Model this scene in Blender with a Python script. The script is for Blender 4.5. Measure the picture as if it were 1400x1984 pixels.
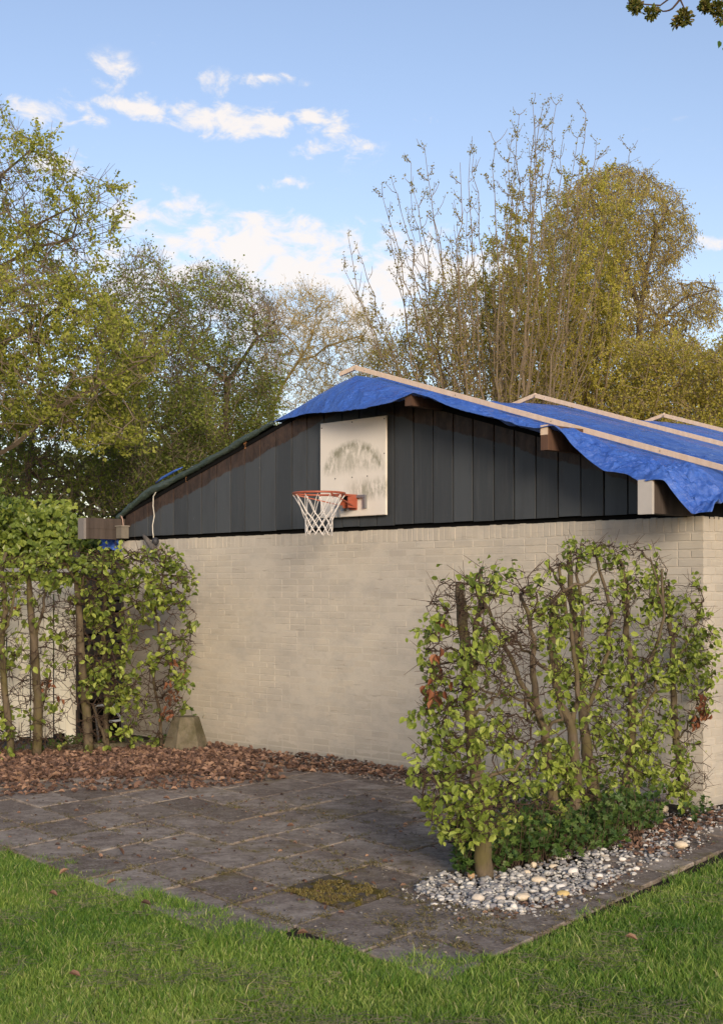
import bpy, math, random
import numpy as np
from math import radians, sin, cos, pi
random.seed(7)
rng = np.random.default_rng(7)
scene = bpy.context.scene
for o in list(bpy.data.objects): bpy.data.objects.remove(o)
COL = scene.collection

# ------------------------------------------------------------------ camera
F = 2700.0; HOR = 1142.0; CH = 1.567           # focal length and horizon in photo pixels, eye height
cam = bpy.data.cameras.new('camera'); camo = bpy.data.objects.new('camera', cam); COL.objects.link(camo)
camo.location = (0, 0, CH); camo.rotation_euler = (radians(90), 0, 0)
cam.sensor_fit = 'HORIZONTAL'; cam.sensor_width = 36; cam.lens = 36*F/1400
cam.shift_y = (HOR-992)/1400; cam.clip_start = .1; cam.clip_end = 2000
scene.camera = camo

# ------------------------------------------------------------------ sky, sun, exposure
SUN_EL, SUN_AZ = radians(15), radians(168)      # azimuth clockwise from +Y
SKY_STR, SUN_STR, EXPO = .115, 2.1, .86
world = bpy.data.worlds.new("World"); scene.world = world; world.use_nodes = True
wt = world.node_tree; wt.nodes.clear()
def wn(t, **k):
    n = wt.nodes.new(t)
    for a, b in k.items(): setattr(n, a, b)
    return n
sky = wn('ShaderNodeTexSky', sky_type='NISHITA', sun_disc=False)
sky.sun_elevation = SUN_EL; sky.sun_rotation = SUN_AZ; sky.air_density = 1.0; sky.dust_density = .5; sky.ozone_density = 1.3
tc = wn('ShaderNodeTexCoord')
nrmv = wn('ShaderNodeVectorMath', operation='NORMALIZE'); wt.links.new(tc.outputs['Generated'], nrmv.inputs[0])
warp = wn('ShaderNodeTexNoise'); warp.inputs['Scale'].default_value = 22; warp.inputs['Detail'].default_value = 5; warp.inputs['Roughness'].default_value = .6
wt.links.new(nrmv.outputs[0], warp.inputs['Vector'])
wsub = wn('ShaderNodeVectorMath', operation='SUBTRACT'); wsub.inputs[1].default_value = (.5, .5, .5); wt.links.new(warp.outputs['Color'], wsub.inputs[0])
wsc = wn('ShaderNodeVectorMath', operation='MULTIPLY'); wsc.inputs[1].default_value = (.045, .0, .022); wt.links.new(wsub.outputs[0], wsc.inputs[0])
wadd = wn('ShaderNodeVectorMath', operation='ADD'); wt.links.new(nrmv.outputs[0], wadd.inputs[0]); wt.links.new(wsc.outputs[0], wadd.inputs[1])
CLOUDS = [(75,218,48,22,.85),(215,138,42,26,.4),(150,212,40,22,.55),(205,192,26,12,.6),(285,200,50,16,.95),(350,205,50,20,.95),(415,228,70,24,1.0),(465,250,40,20,.6),
          (415,165,36,22,.55),(535,236,34,20,1.1),(600,228,42,18,1.0),(650,245,30,10,.5),(655,290,62,22,.75),(560,363,62,11,.95),(480,345,25,14,.4),(500,158,40,8,.35),(560,152,35,7,.3),
          (290,412,110,34,.8),(380,415,50,22,.5),(125,300,50,30,.5),(480,480,130,45,1.2),(590,525,150,55,1.25),(760,500,110,50,1.0),(400,505,60,40,.8),(250,530,130,40,.6),
          (820,232,34,10,.4),(1385,467,40,12,.8),(900,540,120,60,.8),(650,600,420,70,.8),(1100,600,200,40,.6)]
prev = None
for (px, py, rx, ry, a) in CLOUDS:
    d = np.array([(px-700)/F, 1, -(py-HOR)/F]); d /= np.linalg.norm(d)
    s = wn('ShaderNodeVectorMath', operation='SUBTRACT'); s.inputs[1].default_value = tuple(d); wt.links.new(wadd.outputs[0], s.inputs[0])
    m = wn('ShaderNodeVectorMath', operation='MULTIPLY'); m.inputs[1].default_value = (F/rx/1.5, 3, F/ry/1.5); wt.links.new(s.outputs[0], m.inputs[0])
    l = wn('ShaderNodeVectorMath', operation='LENGTH'); wt.links.new(m.outputs[0], l.inputs[0])
    r = wn('ShaderNodeMapRange'); r.inputs['From Min'].default_value = 1.1; r.inputs['From Max'].default_value = 0
    r.inputs['To Min'].default_value = 0; r.inputs['To Max'].default_value = a; wt.links.new(l.outputs['Value'], r.inputs['Value'])
    if prev is None: prev = r.outputs[0]
    else:
        x = wn('ShaderNodeMath', operation='MAXIMUM'); wt.links.new(prev, x.inputs[0]); wt.links.new(r.outputs[0], x.inputs[1]); prev = x.outputs[0]
n2 = wn('ShaderNodeTexNoise'); n2.inputs['Scale'].default_value = 9; n2.inputs['Detail'].default_value = 8; n2.inputs['Roughness'].default_value = .62
mp = wn('ShaderNodeMapping'); mp.inputs['Scale'].default_value = (1, 1, 2.6); wt.links.new(nrmv.outputs[0], mp.inputs[0]); wt.links.new(mp.outputs[0], n2.inputs['Vector'])
gen = wn('ShaderNodeMapRange'); gen.inputs['From Min'].default_value = .62; gen.inputs['From Max'].default_value = .9; gen.inputs['To Max'].default_value = .5; wt.links.new(n2.outputs['Fac'], gen.inputs['Value'])
mx = wn('ShaderNodeMath', operation='MAXIMUM'); wt.links.new(prev, mx.inputs[0]); wt.links.new(gen.outputs[0], mx.inputs[1])
n3 = wn('ShaderNodeTexNoise'); n3.inputs['Scale'].default_value = 34; n3.inputs['Detail'].default_value = 9; n3.inputs['Roughness'].default_value = .62; n3.inputs['Distortion'].default_value = .35
mp3 = wn('ShaderNodeMapping'); mp3.inputs['Scale'].default_value = (1, 1, 1.7); mp3.inputs['Rotation'].default_value = (0, radians(-16), 0); wt.links.new(nrmv.outputs[0], mp3.inputs[0]); wt.links.new(mp3.outputs[0], n3.inputs['Vector'])
n3o = wn('ShaderNodeMapRange'); n3o.inputs['From Min'].default_value = .3; n3o.inputs['From Max'].default_value = .7; n3o.inputs['To Min'].default_value = -.85; n3o.inputs['To Max'].default_value = .75; wt.links.new(n3.outputs['Fac'], n3o.inputs['Value'])
n3m = wn('ShaderNodeMath', operation='ADD'); wt.links.new(mx.outputs[0], n3m.inputs[0]); wt.links.new(n3o.outputs[0], n3m.inputs[1])
gate_ = wn('ShaderNodeMapRange'); gate_.inputs['From Max'].default_value = .22; wt.links.new(mx.outputs[0], gate_.inputs['Value'])
cm = wn('ShaderNodeMath', operation='MULTIPLY'); wt.links.new(n3m.outputs[0], cm.inputs[0]); wt.links.new(gate_.outputs[0], cm.inputs[1])
cs = wn('ShaderNodeMapRange', interpolation_type='SMOOTHSTEP'); cs.inputs['From Min'].default_value = .0; cs.inputs['From Max'].default_value = .9; cs.inputs['To Max'].default_value = .9; wt.links.new(cm.outputs[0], cs.inputs['Value'])
mixc = wn('ShaderNodeMix', data_type='RGBA'); mixc.inputs['B'].default_value = (4.9, 4.55, 4.3, 1)
tint = wn('ShaderNodeMix', data_type='RGBA', blend_type='MULTIPLY'); tint.inputs['Factor'].default_value = 1; tint.inputs['B'].default_value = (1.02, .90, .93, 1)
wt.links.new(sky.outputs[0], tint.inputs['A'])
wt.links.new(cs.outputs[0], mixc.inputs['Factor']); wt.links.new(tint.outputs['Result'], mixc.inputs['A'])
bg = wn('ShaderNodeBackground'); bg.inputs['Strength'].default_value = SKY_STR; wt.links.new(mixc.outputs['Result'], bg.inputs['Color'])
wo = wn('ShaderNodeOutputWorld'); wt.links.new(bg.outputs[0], wo.inputs[0])
sl = bpy.data.lights.new('sun', 'SUN'); sl.energy = SUN_STR; sl.angle = radians(15); sl.color = (1, .86, .67)
so = bpy.data.objects.new('sun', sl); COL.objects.link(so)
so.rotation_euler = (radians(90)-SUN_EL, 0, -SUN_AZ + pi)
so.location = (3, -8, 12)
scene.view_settings.view_transform = 'Standard'; scene.view_settings.look = 'None'; scene.view_settings.gamma = 1
scene.view_settings.exposure = EXPO; scene.view_settings.use_curve_mapping = False
scene.render.engine = 'CYCLES'; scene.cycles.max_bounces = 8; scene.cycles.transparent_max_bounces = 8

# ------------------------------------------------------------------ frames and helpers
def P(px, py, Y): return np.array([(px-700)/F*Y, Y, CH-(py-HOR)/F*Y])
def G(px, py, z=0.0):
    Y = F*(CH-z)/(py-HOR); return np.array([(px-700)/F*Y, Y, z])
C0 = np.array([2.464, 10.05, 0.0])               # right-hand corner of the brick building
U = np.array([-.698, .716, 0]); U /= np.linalg.norm(U)
N = np.array([U[0]*0-U[1], U[0], 0.0])           # outward normal of the gable wall
ROT = math.atan2(U[1], U[0])
def W(s, d, z):
    s = np.asarray(s, float); d = np.asarray(d, float); z = np.asarray(z, float)
    s, d, z = np.broadcast_arrays(s, d, z)
    return C0 + s[..., None]*U + d[..., None]*N + z[..., None]*np.array([0, 0, 1.])
def pw(px, py, d=0.0):                            # photo pixel to (s, z) on the plane d in front of the gable
    r = (px-700)/F
    a = C0[0]+d*N[0]; b = C0[1]+d*N[1]
    s = (a-r*b)/(r*U[1]-U[0]); Y = b+s*U[1]
    return s, CH-(py-HOR)/F*Y
def tag(o, label=None, cat=None, group=None, kind=None):
    if label: o['label'] = label
    if cat: o['category'] = cat
    if group: o['group'] = group
    if kind: o['kind'] = kind
    return o
def thing(name, label, cat, loc=(0, 0, 0), rotz=0.0, group=None):
    o = bpy.data.objects.new(name, None); COL.objects.link(o)
    o.location = tuple(float(v) for v in loc); o.rotation_euler = (0, 0, rotz); o.empty_display_size = .2
    return tag(o, label, cat, group)
def frame_of(o):
    if o is None: return np.zeros(3), 0.0
    l, r = np.array(o.location), o.rotation_euler[2]
    if o.parent is not None:
        pl, pr = frame_of(o.parent)
        c, s_ = cos(pr), sin(pr)
        l = pl+np.array([c*l[0]-s_*l[1], s_*l[0]+c*l[1], l[2]]); r = r+pr
    return l, r
def mesh(name, V, Fs, mat, rnd=None, smooth=False):
    V = np.asarray(V, np.float32).reshape(-1, 3)
    me = bpy.data.meshes.new(name)
    if isinstance(Fs, np.ndarray):
        k = Fs.shape[1]; nf = len(Fs)
        me.vertices.add(len(V)); me.vertices.foreach_set('co', V.ravel())
        me.loops.add(nf*k); me.loops.foreach_set('vertex_index', Fs.astype(np.int32).ravel())
        me.polygons.add(nf); me.polygons.foreach_set('loop_start', np.arange(0, nf*k, k, dtype=np.int32))
        me.update(calc_edges=True)
    else:
        me.from_pydata([tuple(map(float, v)) for v in V], [], [tuple(int(i) for i in f) for f in Fs]); me.update()
    if rnd is not None:
        at = me.attributes.new('rnd', 'FLOAT', 'FACE'); at.data.foreach_set('value', np.asarray(rnd, np.float32))
    me.polygons.foreach_set('use_smooth', np.full(len(me.polygons), bool(smooth)))
    if mat is not None: me.materials.append(mat)
    return me
def obj(name, V, Fs, mat, parent=None, rnd=None, smooth=False, kind=None, local=False):
    """V in world coordinates; stored relative to the parent's frame (or as they are if local)."""
    V = np.asarray(V, float).reshape(-1, 3)
    if parent is not None and not local:
        l, r = frame_of(parent); V = V-l; c, s_ = cos(-r), sin(-r)
        V = np.stack([c*V[:, 0]-s_*V[:, 1], s_*V[:, 0]+c*V[:, 1], V[:, 2]], 1)
    o = bpy.data.objects.new(name, mesh(name, V, Fs, mat, rnd, smooth)); COL.objects.link(o)
    if parent is not None: o.parent = parent
    if kind: o['kind'] = kind
    return o
def join(parts):
    Vs, Fs, n = [], [], 0
    for V, Fc in parts:
        V = np.asarray(V, float).reshape(-1, 3); Vs.append(V); Fs += [tuple(int(i)+n for i in f) for f in Fc]; n += len(V)
    return np.concatenate(Vs), Fs
BOXF = [(0, 1, 3, 2), (4, 6, 7, 5), (0, 4, 5, 1), (2, 3, 7, 6), (0, 2, 6, 4), (1, 5, 7, 3)]
def box_w(s0, s1, d0, d1, z0, z1):                 # box in the building's frame, world coordinates
    return W(*np.array([(s, d, z) for s in (s0, s1) for d in (d0, d1) for z in (z0, z1)]).T), BOXF
def bbox(x0, x1, y0, y1, z0, z1): return np.array([(x, y, z) for x in (x0, x1) for y in (y0, y1) for z in (z0, z1)]), BOXF
def beam(p, q, w, h, up=(0, 0, 1), bev=0.0):        # bar with rectangular section from p to q
    p = np.array(p, float); q = np.array(q, float); t = q-p; t /= np.linalg.norm(t)
    sd = np.cross(t, up); sd /= np.linalg.norm(sd); u = np.cross(sd, t)
    b = bev
    ring = [(-w/2+b, -h/2), (w/2-b, -h/2), (w/2, -h/2+b), (w/2, h/2-b), (w/2-b, h/2), (-w/2+b, h/2), (-w/2, h/2-b), (-w/2, -h/2+b)] if b else [(-w/2, -h/2), (w/2, -h/2), (w/2, h/2), (-w/2, h/2)]
    n = len(ring)
    V = [c+a*sd+e*u for c in (p, q) for a, e in ring]
    return np.array(V), [tuple(range(n))[::-1], tuple(range(n, 2*n))]+[(i, (i+1) % n, n+(i+1) % n, n+i) for i in range(n)]
def tube(pts, rad, n=8, cap=True):
    pts = np.array(pts, float); m = len(pts); rad = np.broadcast_to(np.asarray(rad, float), (m,))
    V = []; u = None
    for i in range(m):
        t = pts[min(i+1, m-1)]-pts[max(i-1, 0)]; t /= (np.linalg.norm(t)+1e-9)
        if u is None:
            u = np.cross(t, (0, 0, 1.) if abs(t[2]) < .9 else (1., 0, 0))
        u = u-t*np.dot(u, t); u /= (np.linalg.norm(u)+1e-9); v = np.cross(t, u)
        for k in range(n):
            a = 2*pi*k/n; V.append(pts[i]+rad[i]*(cos(a)*u+sin(a)*v))
    Fc = [(i*n+k, i*n+(k+1) % n, (i+1)*n+(k+1) % n, (i+1)*n+k) for i in range(m-1) for k in range(n)]
    if cap: Fc += [tuple(range(n))[::-1], tuple(range((m-1)*n, m*n))]
    return np.array(V), Fc
def edges_mesh(P0, P1, r0, r1, n=3):
    P0 = np.asarray(P0); P1 = np.asarray(P1); t = P1-P0; L = np.linalg.norm(t, axis=1, keepdims=True)+1e-9; t = t/L
    ref = np.where(np.abs(t[:, 2:3]) < .9, np.array([[0, 0, 1.]]), np.array([[1., 0, 0]]))
    u = np.cross(t, ref); u /= np.linalg.norm(u, axis=1, keepdims=True); v = np.cross(t, u)
    P1 = P1+t*np.minimum(L*.05, .004)
    V = np.zeros((len(P0), 2*n, 3))
    for k in range(n):
        a = 2*pi*k/n; o = cos(a)*u+sin(a)*v
        V[:, k] = P0+o*np.asarray(r0)[:, None]; V[:, n+k] = P1+o*np.asarray(r1)[:, None]
    b = np.arange(len(P0))[:, None]*2*n
    Fc = np.concatenate([b+np.array([[k, (k+1) % n, n+(k+1) % n, n+k]]) for k in range(n)], 0)
    return V.reshape(-1, 3), Fc
def vnoise(Pt, scale, seed=0, octs=3):
    Pt = np.asarray(Pt, float)
    if Pt.shape[-1] == 2: Pt = np.concatenate([Pt, np.zeros(Pt.shape[:-1]+(1,))], -1)
    out = np.zeros(Pt.shape[:-1]); amp = 1; tot = 0
    for o_ in range(octs):
        T = np.random.default_rng(seed*13+o_+1).random((32, 32, 32)); q = Pt*scale*(2**o_)+100.37
        i = np.floor(q).astype(int); f = q-i; f = f*f*(3-2*f); acc = 0
        for dx in (0, 1):
            for dy in (0, 1):
                for dz in (0, 1):
                    w = (f[..., 0] if dx else 1-f[..., 0])*(f[..., 1] if dy else 1-f[..., 1])*(f[..., 2] if dz else 1-f[..., 2])
                    acc = acc+w*T[(i[..., 0]+dx) % 32, (i[..., 1]+dy) % 32, (i[..., 2]+dz) % 32]
        out = out+amp*acc; tot += amp; amp *= .5
    return out/tot
def inpoly(pts, poly):
    x, y = pts[:, 0], pts[:, 1]; ins = np.zeros(len(pts), bool); n = len(poly)
    for i in range(n):
        x0, y0 = poly[i]; x1, y1 = poly[(i+1) % n]
        c = ((y0 > y) != (y1 > y)) & (x < (x1-x0)*(y-y0)/((y1-y0) or 1e-9)+x0); ins ^= c
    return ins
def sample_poly(poly, n):
    poly = np.array(poly, float); lo, hi = poly.min(0), poly.max(0); out = np.zeros((0, 2))
    while len(out) < n:
        q = lo+(hi-lo)*rng.random((n*2, 2)); out = np.concatenate([out, q[inpoly(q, poly)]])
    return out[:n]

# ------------------------------------------------------------------ materials
def new_mat(name):
    m = bpy.data.materials.new(name); m.use_nodes = True; t = m.node_tree; t.nodes.clear()
    out = t.nodes.new('ShaderNodeOutputMaterial'); b = t.nodes.new('ShaderNodeBsdfPrincipled'); t.links.new(b.outputs[0], out.inputs[0])
    return m, t, b, out
def nd(t, ty, ins=None, **k):
    n = t.nodes.new(ty)
    for a, b in k.items(): setattr(n, a, b)
    for a, b in (ins or {}).items():
        if isinstance(b, bpy.types.NodeSocket): t.links.new(b, n.inputs[a])
        else: n.inputs[a].default_value = b
    return n
def rgba(c): return (c[0], c[1], c[2], 1)
def mixc_(t, fac, a, b, blend='MIX'):
    n = nd(t, 'ShaderNodeMix', data_type='RGBA', blend_type=blend)
    for k, v in (('Factor', fac), ('A', a), ('B', b)):
        if isinstance(v, bpy.types.NodeSocket): t.links.new(v, n.inputs[k])
        else: n.inputs[k].default_value = v if k == 'Factor' else rgba(v)
    return n.outputs['Result']
def noise(t, vec, scale, detail=5, rough=.6, stretch=None, dist=0):
    if stretch:
        vec = nd(t, 'ShaderNodeMapping', {'Vector': vec, 'Scale': stretch}).outputs[0]
    return nd(t, 'ShaderNodeTexNoise', {'Vector': vec, 'Scale': scale, 'Detail': detail, 'Roughness': rough, 'Distortion': dist}).outputs['Fac']
def ramp(t, fac, a, b, lo=0., hi=1.):
    return nd(t, 'ShaderNodeMapRange', {'Value': fac, 'From Min': a, 'From Max': b, 'To Min': lo, 'To Max': hi}).outputs[0]
def math_(t, op, a, b=0.0):
    n = nd(t, 'ShaderNodeMath', operation=op)
    for i, v in enumerate((a, b)):
        if isinstance(v, bpy.types.NodeSocket): t.links.new(v, n.inputs[i])
        else: n.inputs[i].default_value = v
    return n.outputs[0]
def bump(t, b, h, strength=.4, dist=.01):
    n = nd(t, 'ShaderNodeBump', {'Height': h, 'Strength': strength, 'Distance': dist}); t.links.new(n.outputs[0], b.inputs['Normal'])
def setc(t, b, c, rough=.8, spec=.3):
    if isinstance(c, bpy.types.NodeSocket): t.links.new(c, b.inputs['Base Color'])
    else: b.inputs['Base Color'].default_value = rgba(c)
    if isinstance(rough, bpy.types.NodeSocket): t.links.new(rough, b.inputs['Roughness'])
    else: b.inputs['Roughness'].default_value = rough
    b.inputs['Specular IOR Level'].default_value = spec
def rnd_(t):
    a = nd(t, 'ShaderNodeAttribute', attribute_name='rnd').outputs['Fac']; o = nd(t, 'ShaderNodeObjectInfo').outputs['Random']
    return math_(t, 'FRACT', math_(t, 'ADD', a, o))
def attr_(t): return nd(t, 'ShaderNodeAttribute', attribute_name='rnd').outputs['Fac']
def leaf_mat(name, cols, trans=.35, rough=.55, spec=.3, obj_rand=False):
    m, t, b, out = new_mat(name)
    r = rnd_(t) if obj_rand else attr_(t)
    cr = nd(t, 'ShaderNodeValToRGB', {'Fac': r}); e = cr.color_ramp.elements
    n = len(cols)
    while len(e) < n: e.new(.5)
    for i, c in enumerate(cols): e[i].position = i/(n-1) if n > 1 else 0; e[i].color = rgba(c)
    setc(t, b, cr.outputs[0], rough, spec)
    tr = nd(t, 'ShaderNodeBsdfTranslucent', {'Color': mixc_(t, 1.0, cr.outputs[0], (1.5, 1.6, .8), 'MULTIPLY')})
    ms = nd(t, 'ShaderNodeMixShader', {0: trans, 1: b.outputs[0], 2: tr.outputs[0]}); t.links.new(ms.outputs[0], out.inputs[0])
    return m
def obc(t): return nd(t, 'ShaderNodeTexCoord').outputs['Object']
def bark_mat(name, a, b_, scale=30, moss=None):
    m, t, b, out = new_mat(name); c = nd(t, 'ShaderNodeNewGeometry').outputs['Position']
    n = noise(t, c, scale, 5, .65, (1, 1, .35)); col = mixc_(t, ramp(t, n, .3, .7), a, b_)
    if moss: col = mixc_(t, ramp(t, noise(t, c, 5, 3), .45, .65, 0, .8), col, moss)
    setc(t, b, col, .9, .15); bump(t, b, n, .5, .006); return m
def simple(name, c, rough=.6, spec=.4, metal=0, var=.0, vs=20):
    m, t, b, out = new_mat(name)
    if var: c = mixc_(t, noise(t, obc(t), vs), tuple(x*(1-var) for x in c), tuple(min(1, x*(1+var)) for x in c))
    setc(t, b, c, rough, spec); b.inputs['Metallic'].default_value = metal; return m

def m_brick():
    m, t, b, out = new_mat('painted_brick'); c = obc(t)
    geo = nd(t, 'ShaderNodeNewGeometry').outputs['Position']
    r = rnd_(t)
    col = mixc_(t, r, (0.406, 0.369, 0.315), (0.500, 0.456, 0.388))
    col = mixc_(t, ramp(t, math_(t, 'FRACT', math_(t, 'MULTIPLY', r, 7.3)), .85, 1, 0, .2), col, (0.413, 0.362, 0.306))
    big = noise(t, geo, .9, 4, .6); col = mixc_(t, ramp(t, big, .40, .66, 0, .6), col, (0.613, 0.537, 0.413))
    g2 = noise(t, geo, 2.6, 6, .7, (1, 1, 1.8)); col = mixc_(t, ramp(t, g2, .46, .68, 0, .6), col, (0.375, 0.344, 0.300))
    fine = noise(t, geo, 60, 5, .7); col = mixc_(t, ramp(t, fine, .3, .75, 0, .35), col, (0.413, 0.350, 0.275))
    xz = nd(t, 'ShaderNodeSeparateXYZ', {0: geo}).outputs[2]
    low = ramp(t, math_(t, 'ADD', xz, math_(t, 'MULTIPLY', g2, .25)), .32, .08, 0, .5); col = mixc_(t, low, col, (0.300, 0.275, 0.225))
    crk_shade = noise(t, geo, 2.6, 6, .75, (1, 1, 13)); col = mixc_(t, ramp(t, crk_shade, .60, .68, 0, .55), col, (0.250, 0.219, 0.181)); col = mixc_(t, ramp(t, crk_shade, .40, .33, 0, .4), col, (0.620, 0.587, 0.488))  # horizontal crack shadows painted into the brick colour, with paler streaks
    setc(t, b, col, .92, .15)
    bump(t, b, noise(t, geo, 110, 4, .7), .35, .003); return m
def m_mortar():
    m, t, b, out = new_mat('slurry_mortar'); geo = nd(t, 'ShaderNodeNewGeometry').outputs['Position']
    big = noise(t, geo, .9, 4, .6); col = mixc_(t, ramp(t, big, .35, .68, 0, .6), (0.463, 0.419, 0.356), (0.587, 0.525, 0.419))
    g2 = noise(t, geo, 2.6, 6, .7, (1, 1, 1.8)); col = mixc_(t, ramp(t, g2, .46, .68, 0, .6), col, (0.362, 0.331, 0.290))
    col = mixc_(t, ramp(t, noise(t, geo, 14, 4), .55, .75, 0, .35), col, (0.350, 0.294, 0.225))
    crk_shade = noise(t, geo, 2.6, 6, .75, (1, 1, 13)); col = mixc_(t, ramp(t, crk_shade, .60, .68, 0, .55), col, (0.250, 0.219, 0.181)); col = mixc_(t, ramp(t, crk_shade, .40, .33, 0, .4), col, (0.620, 0.587, 0.488))  # same painted crack shadows and pale streaks in the mortar colour
    setc(t, b, col, .95, .1); bump(t, b, noise(t, geo, 90, 4, .7), .5, .004); return m
def m_board():
    m, t, b, out = new_mat('dark_stained_board'); c = obc(t); r = rnd_(t)
    sep = nd(t, 'ShaderNodeSeparateXYZ', {0: c})
    col = mixc_(t, r, (.038, .042, .046), (.062, .068, .074))
    g = noise(t, c, 26, 6, .7, (1, 1, .06)); col = mixc_(t, ramp(t, g, .5, .72, 0, .55), col, (.075, .081, .088))
    g3 = noise(t, c, 9, 4, .6, (1, 1, .18)); col = mixc_(t, ramp(t, g3, .5, .8, 0, .5), col, (.032, .033, .035))
    # bare brown band where the barge board used to cover the paint (distance below the rake)
    dist = math_(t, 'SUBTRACT', math_(t, 'SUBTRACT', 3.40, math_(t, 'MULTIPLY', math_(t, 'ABSOLUTE', math_(t, 'SUBTRACT', sep.outputs[0], 3.62)), .285)), sep.outputs[2])
    wob = math_(t, 'MULTIPLY', math_(t, 'SUBTRACT', noise(t, c, 3.1, 5, .7), .5), .16)
    band = ramp(t, math_(t, 'ADD', dist, wob), .16, .15)
    bcol = mixc_(t, ramp(t, noise(t, c, 18, 6, .75, (1, 1, .5)), .35, .7), (.022, .014, .011), (.075, .046, .032))
    bcol = mixc_(t, ramp(t, noise(t, c, 40, 3, .8, (1, 1, .5)), .68, .72, 0, .6), bcol, (.22, .12, .065))
    col = mixc_(t, band, col, bcol)
    spk = noise(t, c, 55, 2, .5, (1, 1, .4)); col = mixc_(t, ramp(t, spk, .76, .80, 0, .35), col, (.25, .25, .25))
    setc(t, b, col, ramp(t, g, .3, .7, .5, .75), .35); bump(t, b, g, .35, .004); return m
def m_backboard():
    m, t, b, out = new_mat('white_board_laminate'); c = obc(t); sep = nd(t, 'ShaderNodeSeparateXYZ', {0: c})
    x, z = sep.outputs[0], sep.outputs[2]            # local: x across the board (left positive), z up from its foot
    col = mixc_(t, noise(t, c, 4, 3), (.68, .62, .54), (.76, .70, .62))
    mott = noise(t, c, 8, 6, .8, (1, 1, .5), .6); fine = noise(t, c, 38, 5, .75, (1, 1, .3))
    dx = math_(t, 'SUBTRACT', x, .415); dz = math_(t, 'MULTIPLY', math_(t, 'SUBTRACT', z, .40), 1.4)
    rr = math_(t, 'SQRT', math_(t, 'ADD', math_(t, 'MULTIPLY', dx, dx), math_(t, 'MULTIPLY', dz, dz)))
    rr = math_(t, 'ADD', rr, math_(t, 'MULTIPLY', math_(t, 'SUBTRACT', mott, .5), .16))
    ring = math_(t, 'MULTIPLY', ramp(t, rr, .20, .33), ramp(t, rr, .42, .355))
    inner = math_(t, 'MULTIPLY', ramp(t, rr, .40, .33), .62)
    up = ramp(t, math_(t, 'ADD', z, math_(t, 'MULTIPLY', math_(t, 'SUBTRACT', mott, .5), .12)), .37, .46); arc = math_(t, 'MULTIPLY', math_(t, 'MAXIMUM', ring, inner), up)
    low1 = math_(t, 'MULTIPLY', math_(t, 'MULTIPLY', ramp(t, z, .36, .26), ramp(t, z, .12, .2)), ramp(t, x, .55, .3))
    msk = math_(t, 'MAXIMUM', arc, math_(t, 'MULTIPLY', low1, .85))
    st = math_(t, 'MULTIPLY', msk, ramp(t, math_(t, 'ADD', math_(t, 'MULTIPLY', mott, .5), math_(t, 'MULTIPLY', fine, .5)), .42, .55))
    col = mixc_(t, math_(t, 'MULTIPLY', st, .85), col, (.20, .19, .12))
    col = mixc_(t, ramp(t, fine, .6, .8, 0, .25), col, (.4, .36, .28))
    setc(t, b, col, .5, .4); return m
def m_wood(name, a, c2, rough=.7, scale=18, stretch=(1, 1, .06)):
    m, t, b, out = new_mat(name); c = obc(t)
    g = noise(t, c, scale, 5, .65, stretch); col = mixc_(t, ramp(t, g, .3, .7), a, c2)
    setc(t, b, col, rough, .3); bump(t, b, g, .3, .003); return m
def m_tarp(name, a, b2, metal=.0):
    m, t, b, out = new_mat(name); c = obc(t)
    n = noise(t, c, 3, 5, .65); col = mixc_(t, ramp(t, n, .3, .7), a, b2)
    col = mixc_(t, ramp(t, noise(t, c, 25, 5, .75), .62, .75, 0, .18), col, (.25, .3, .45))
    setc(t, b, col, ramp(t, n, .3, .7, .22, .38), .6)
    cr1 = nd(t, 'ShaderNodeTexVoronoi', {'Vector': nd(t, 'ShaderNodeMapping', {'Vector': c, 'Scale': (.6, 1.6, 1.2)}).outputs[0], 'Scale': 6.0, 'Randomness': 1.0}, feature='F1').outputs['Distance']
    wv = noise(t, c, 7, 6, .7, (1, 2.2, 1.6), .8)
    h = math_(t, 'ADD', math_(t, 'MULTIPLY', cr1, .5), wv)
    bump(t, b, math_(t, 'ADD', h, math_(t, 'MULTIPLY', noise(t, c, 40, 4, .7), .15)), .85, .035); return m
def m_slab():
    m, t, b, out = new_mat('weathered_paving_slab'); geo = nd(t, 'ShaderNodeNewGeometry').outputs['Position']; r = rnd_(t)
    col = mixc_(t, r, (0.166, 0.129, 0.097), (0.412, 0.341, 0.275))
    n1 = noise(t, geo, 1.9, 6, .72); col = mixc_(t, ramp(t, n1, .42, .62, 0, .75), col, (0.160, 0.118, 0.095))
    n2 = noise(t, geo, 9, 6, .75); col = mixc_(t, ramp(t, n2, .46, .66, 0, .75), col, (0.108, 0.079, 0.055))
    col = mixc_(t, ramp(t, n2, .46, .3, 0, .5), col, (0.470, 0.404, 0.330))
    n3 = noise(t, geo, 55, 5, .75); col = mixc_(t, ramp(t, n3, .5, .75, 0, .7), col, (0.510, 0.422, 0.339))
    n4 = noise(t, geo, 1.6, 6, .75); col = mixc_(t, ramp(t, math_(t, 'ADD', n4, math_(t, 'MULTIPLY', n3, .2)), .66, .76, 0, .55), col, (0.166, 0.122, 0.032))
    setc(t, b, col, .93, .2); bump(t, b, math_(t, 'ADD', n2, math_(t, 'MULTIPLY', n3, .6)), .8, .008); return m
def m_moss():
    m, t, b, out = new_mat('moss'); geo = nd(t, 'ShaderNodeNewGeometry').outputs['Position']
    n = noise(t, geo, 22, 6, .75); n2 = noise(t, geo, 5, 4)
    col = mixc_(t, ramp(t, n, .35, .65), (.08, .055, .022), (.18, .145, .035)); col = mixc_(t, ramp(t, noise(t, geo, 7, 5, .75), .47, .53, 0, .9), col, (.15, .125, .105))
    setc(t, b, col, 1, .05); bump(t, b, noise(t, geo, 120, 4, .8), 1, .012); return m
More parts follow.
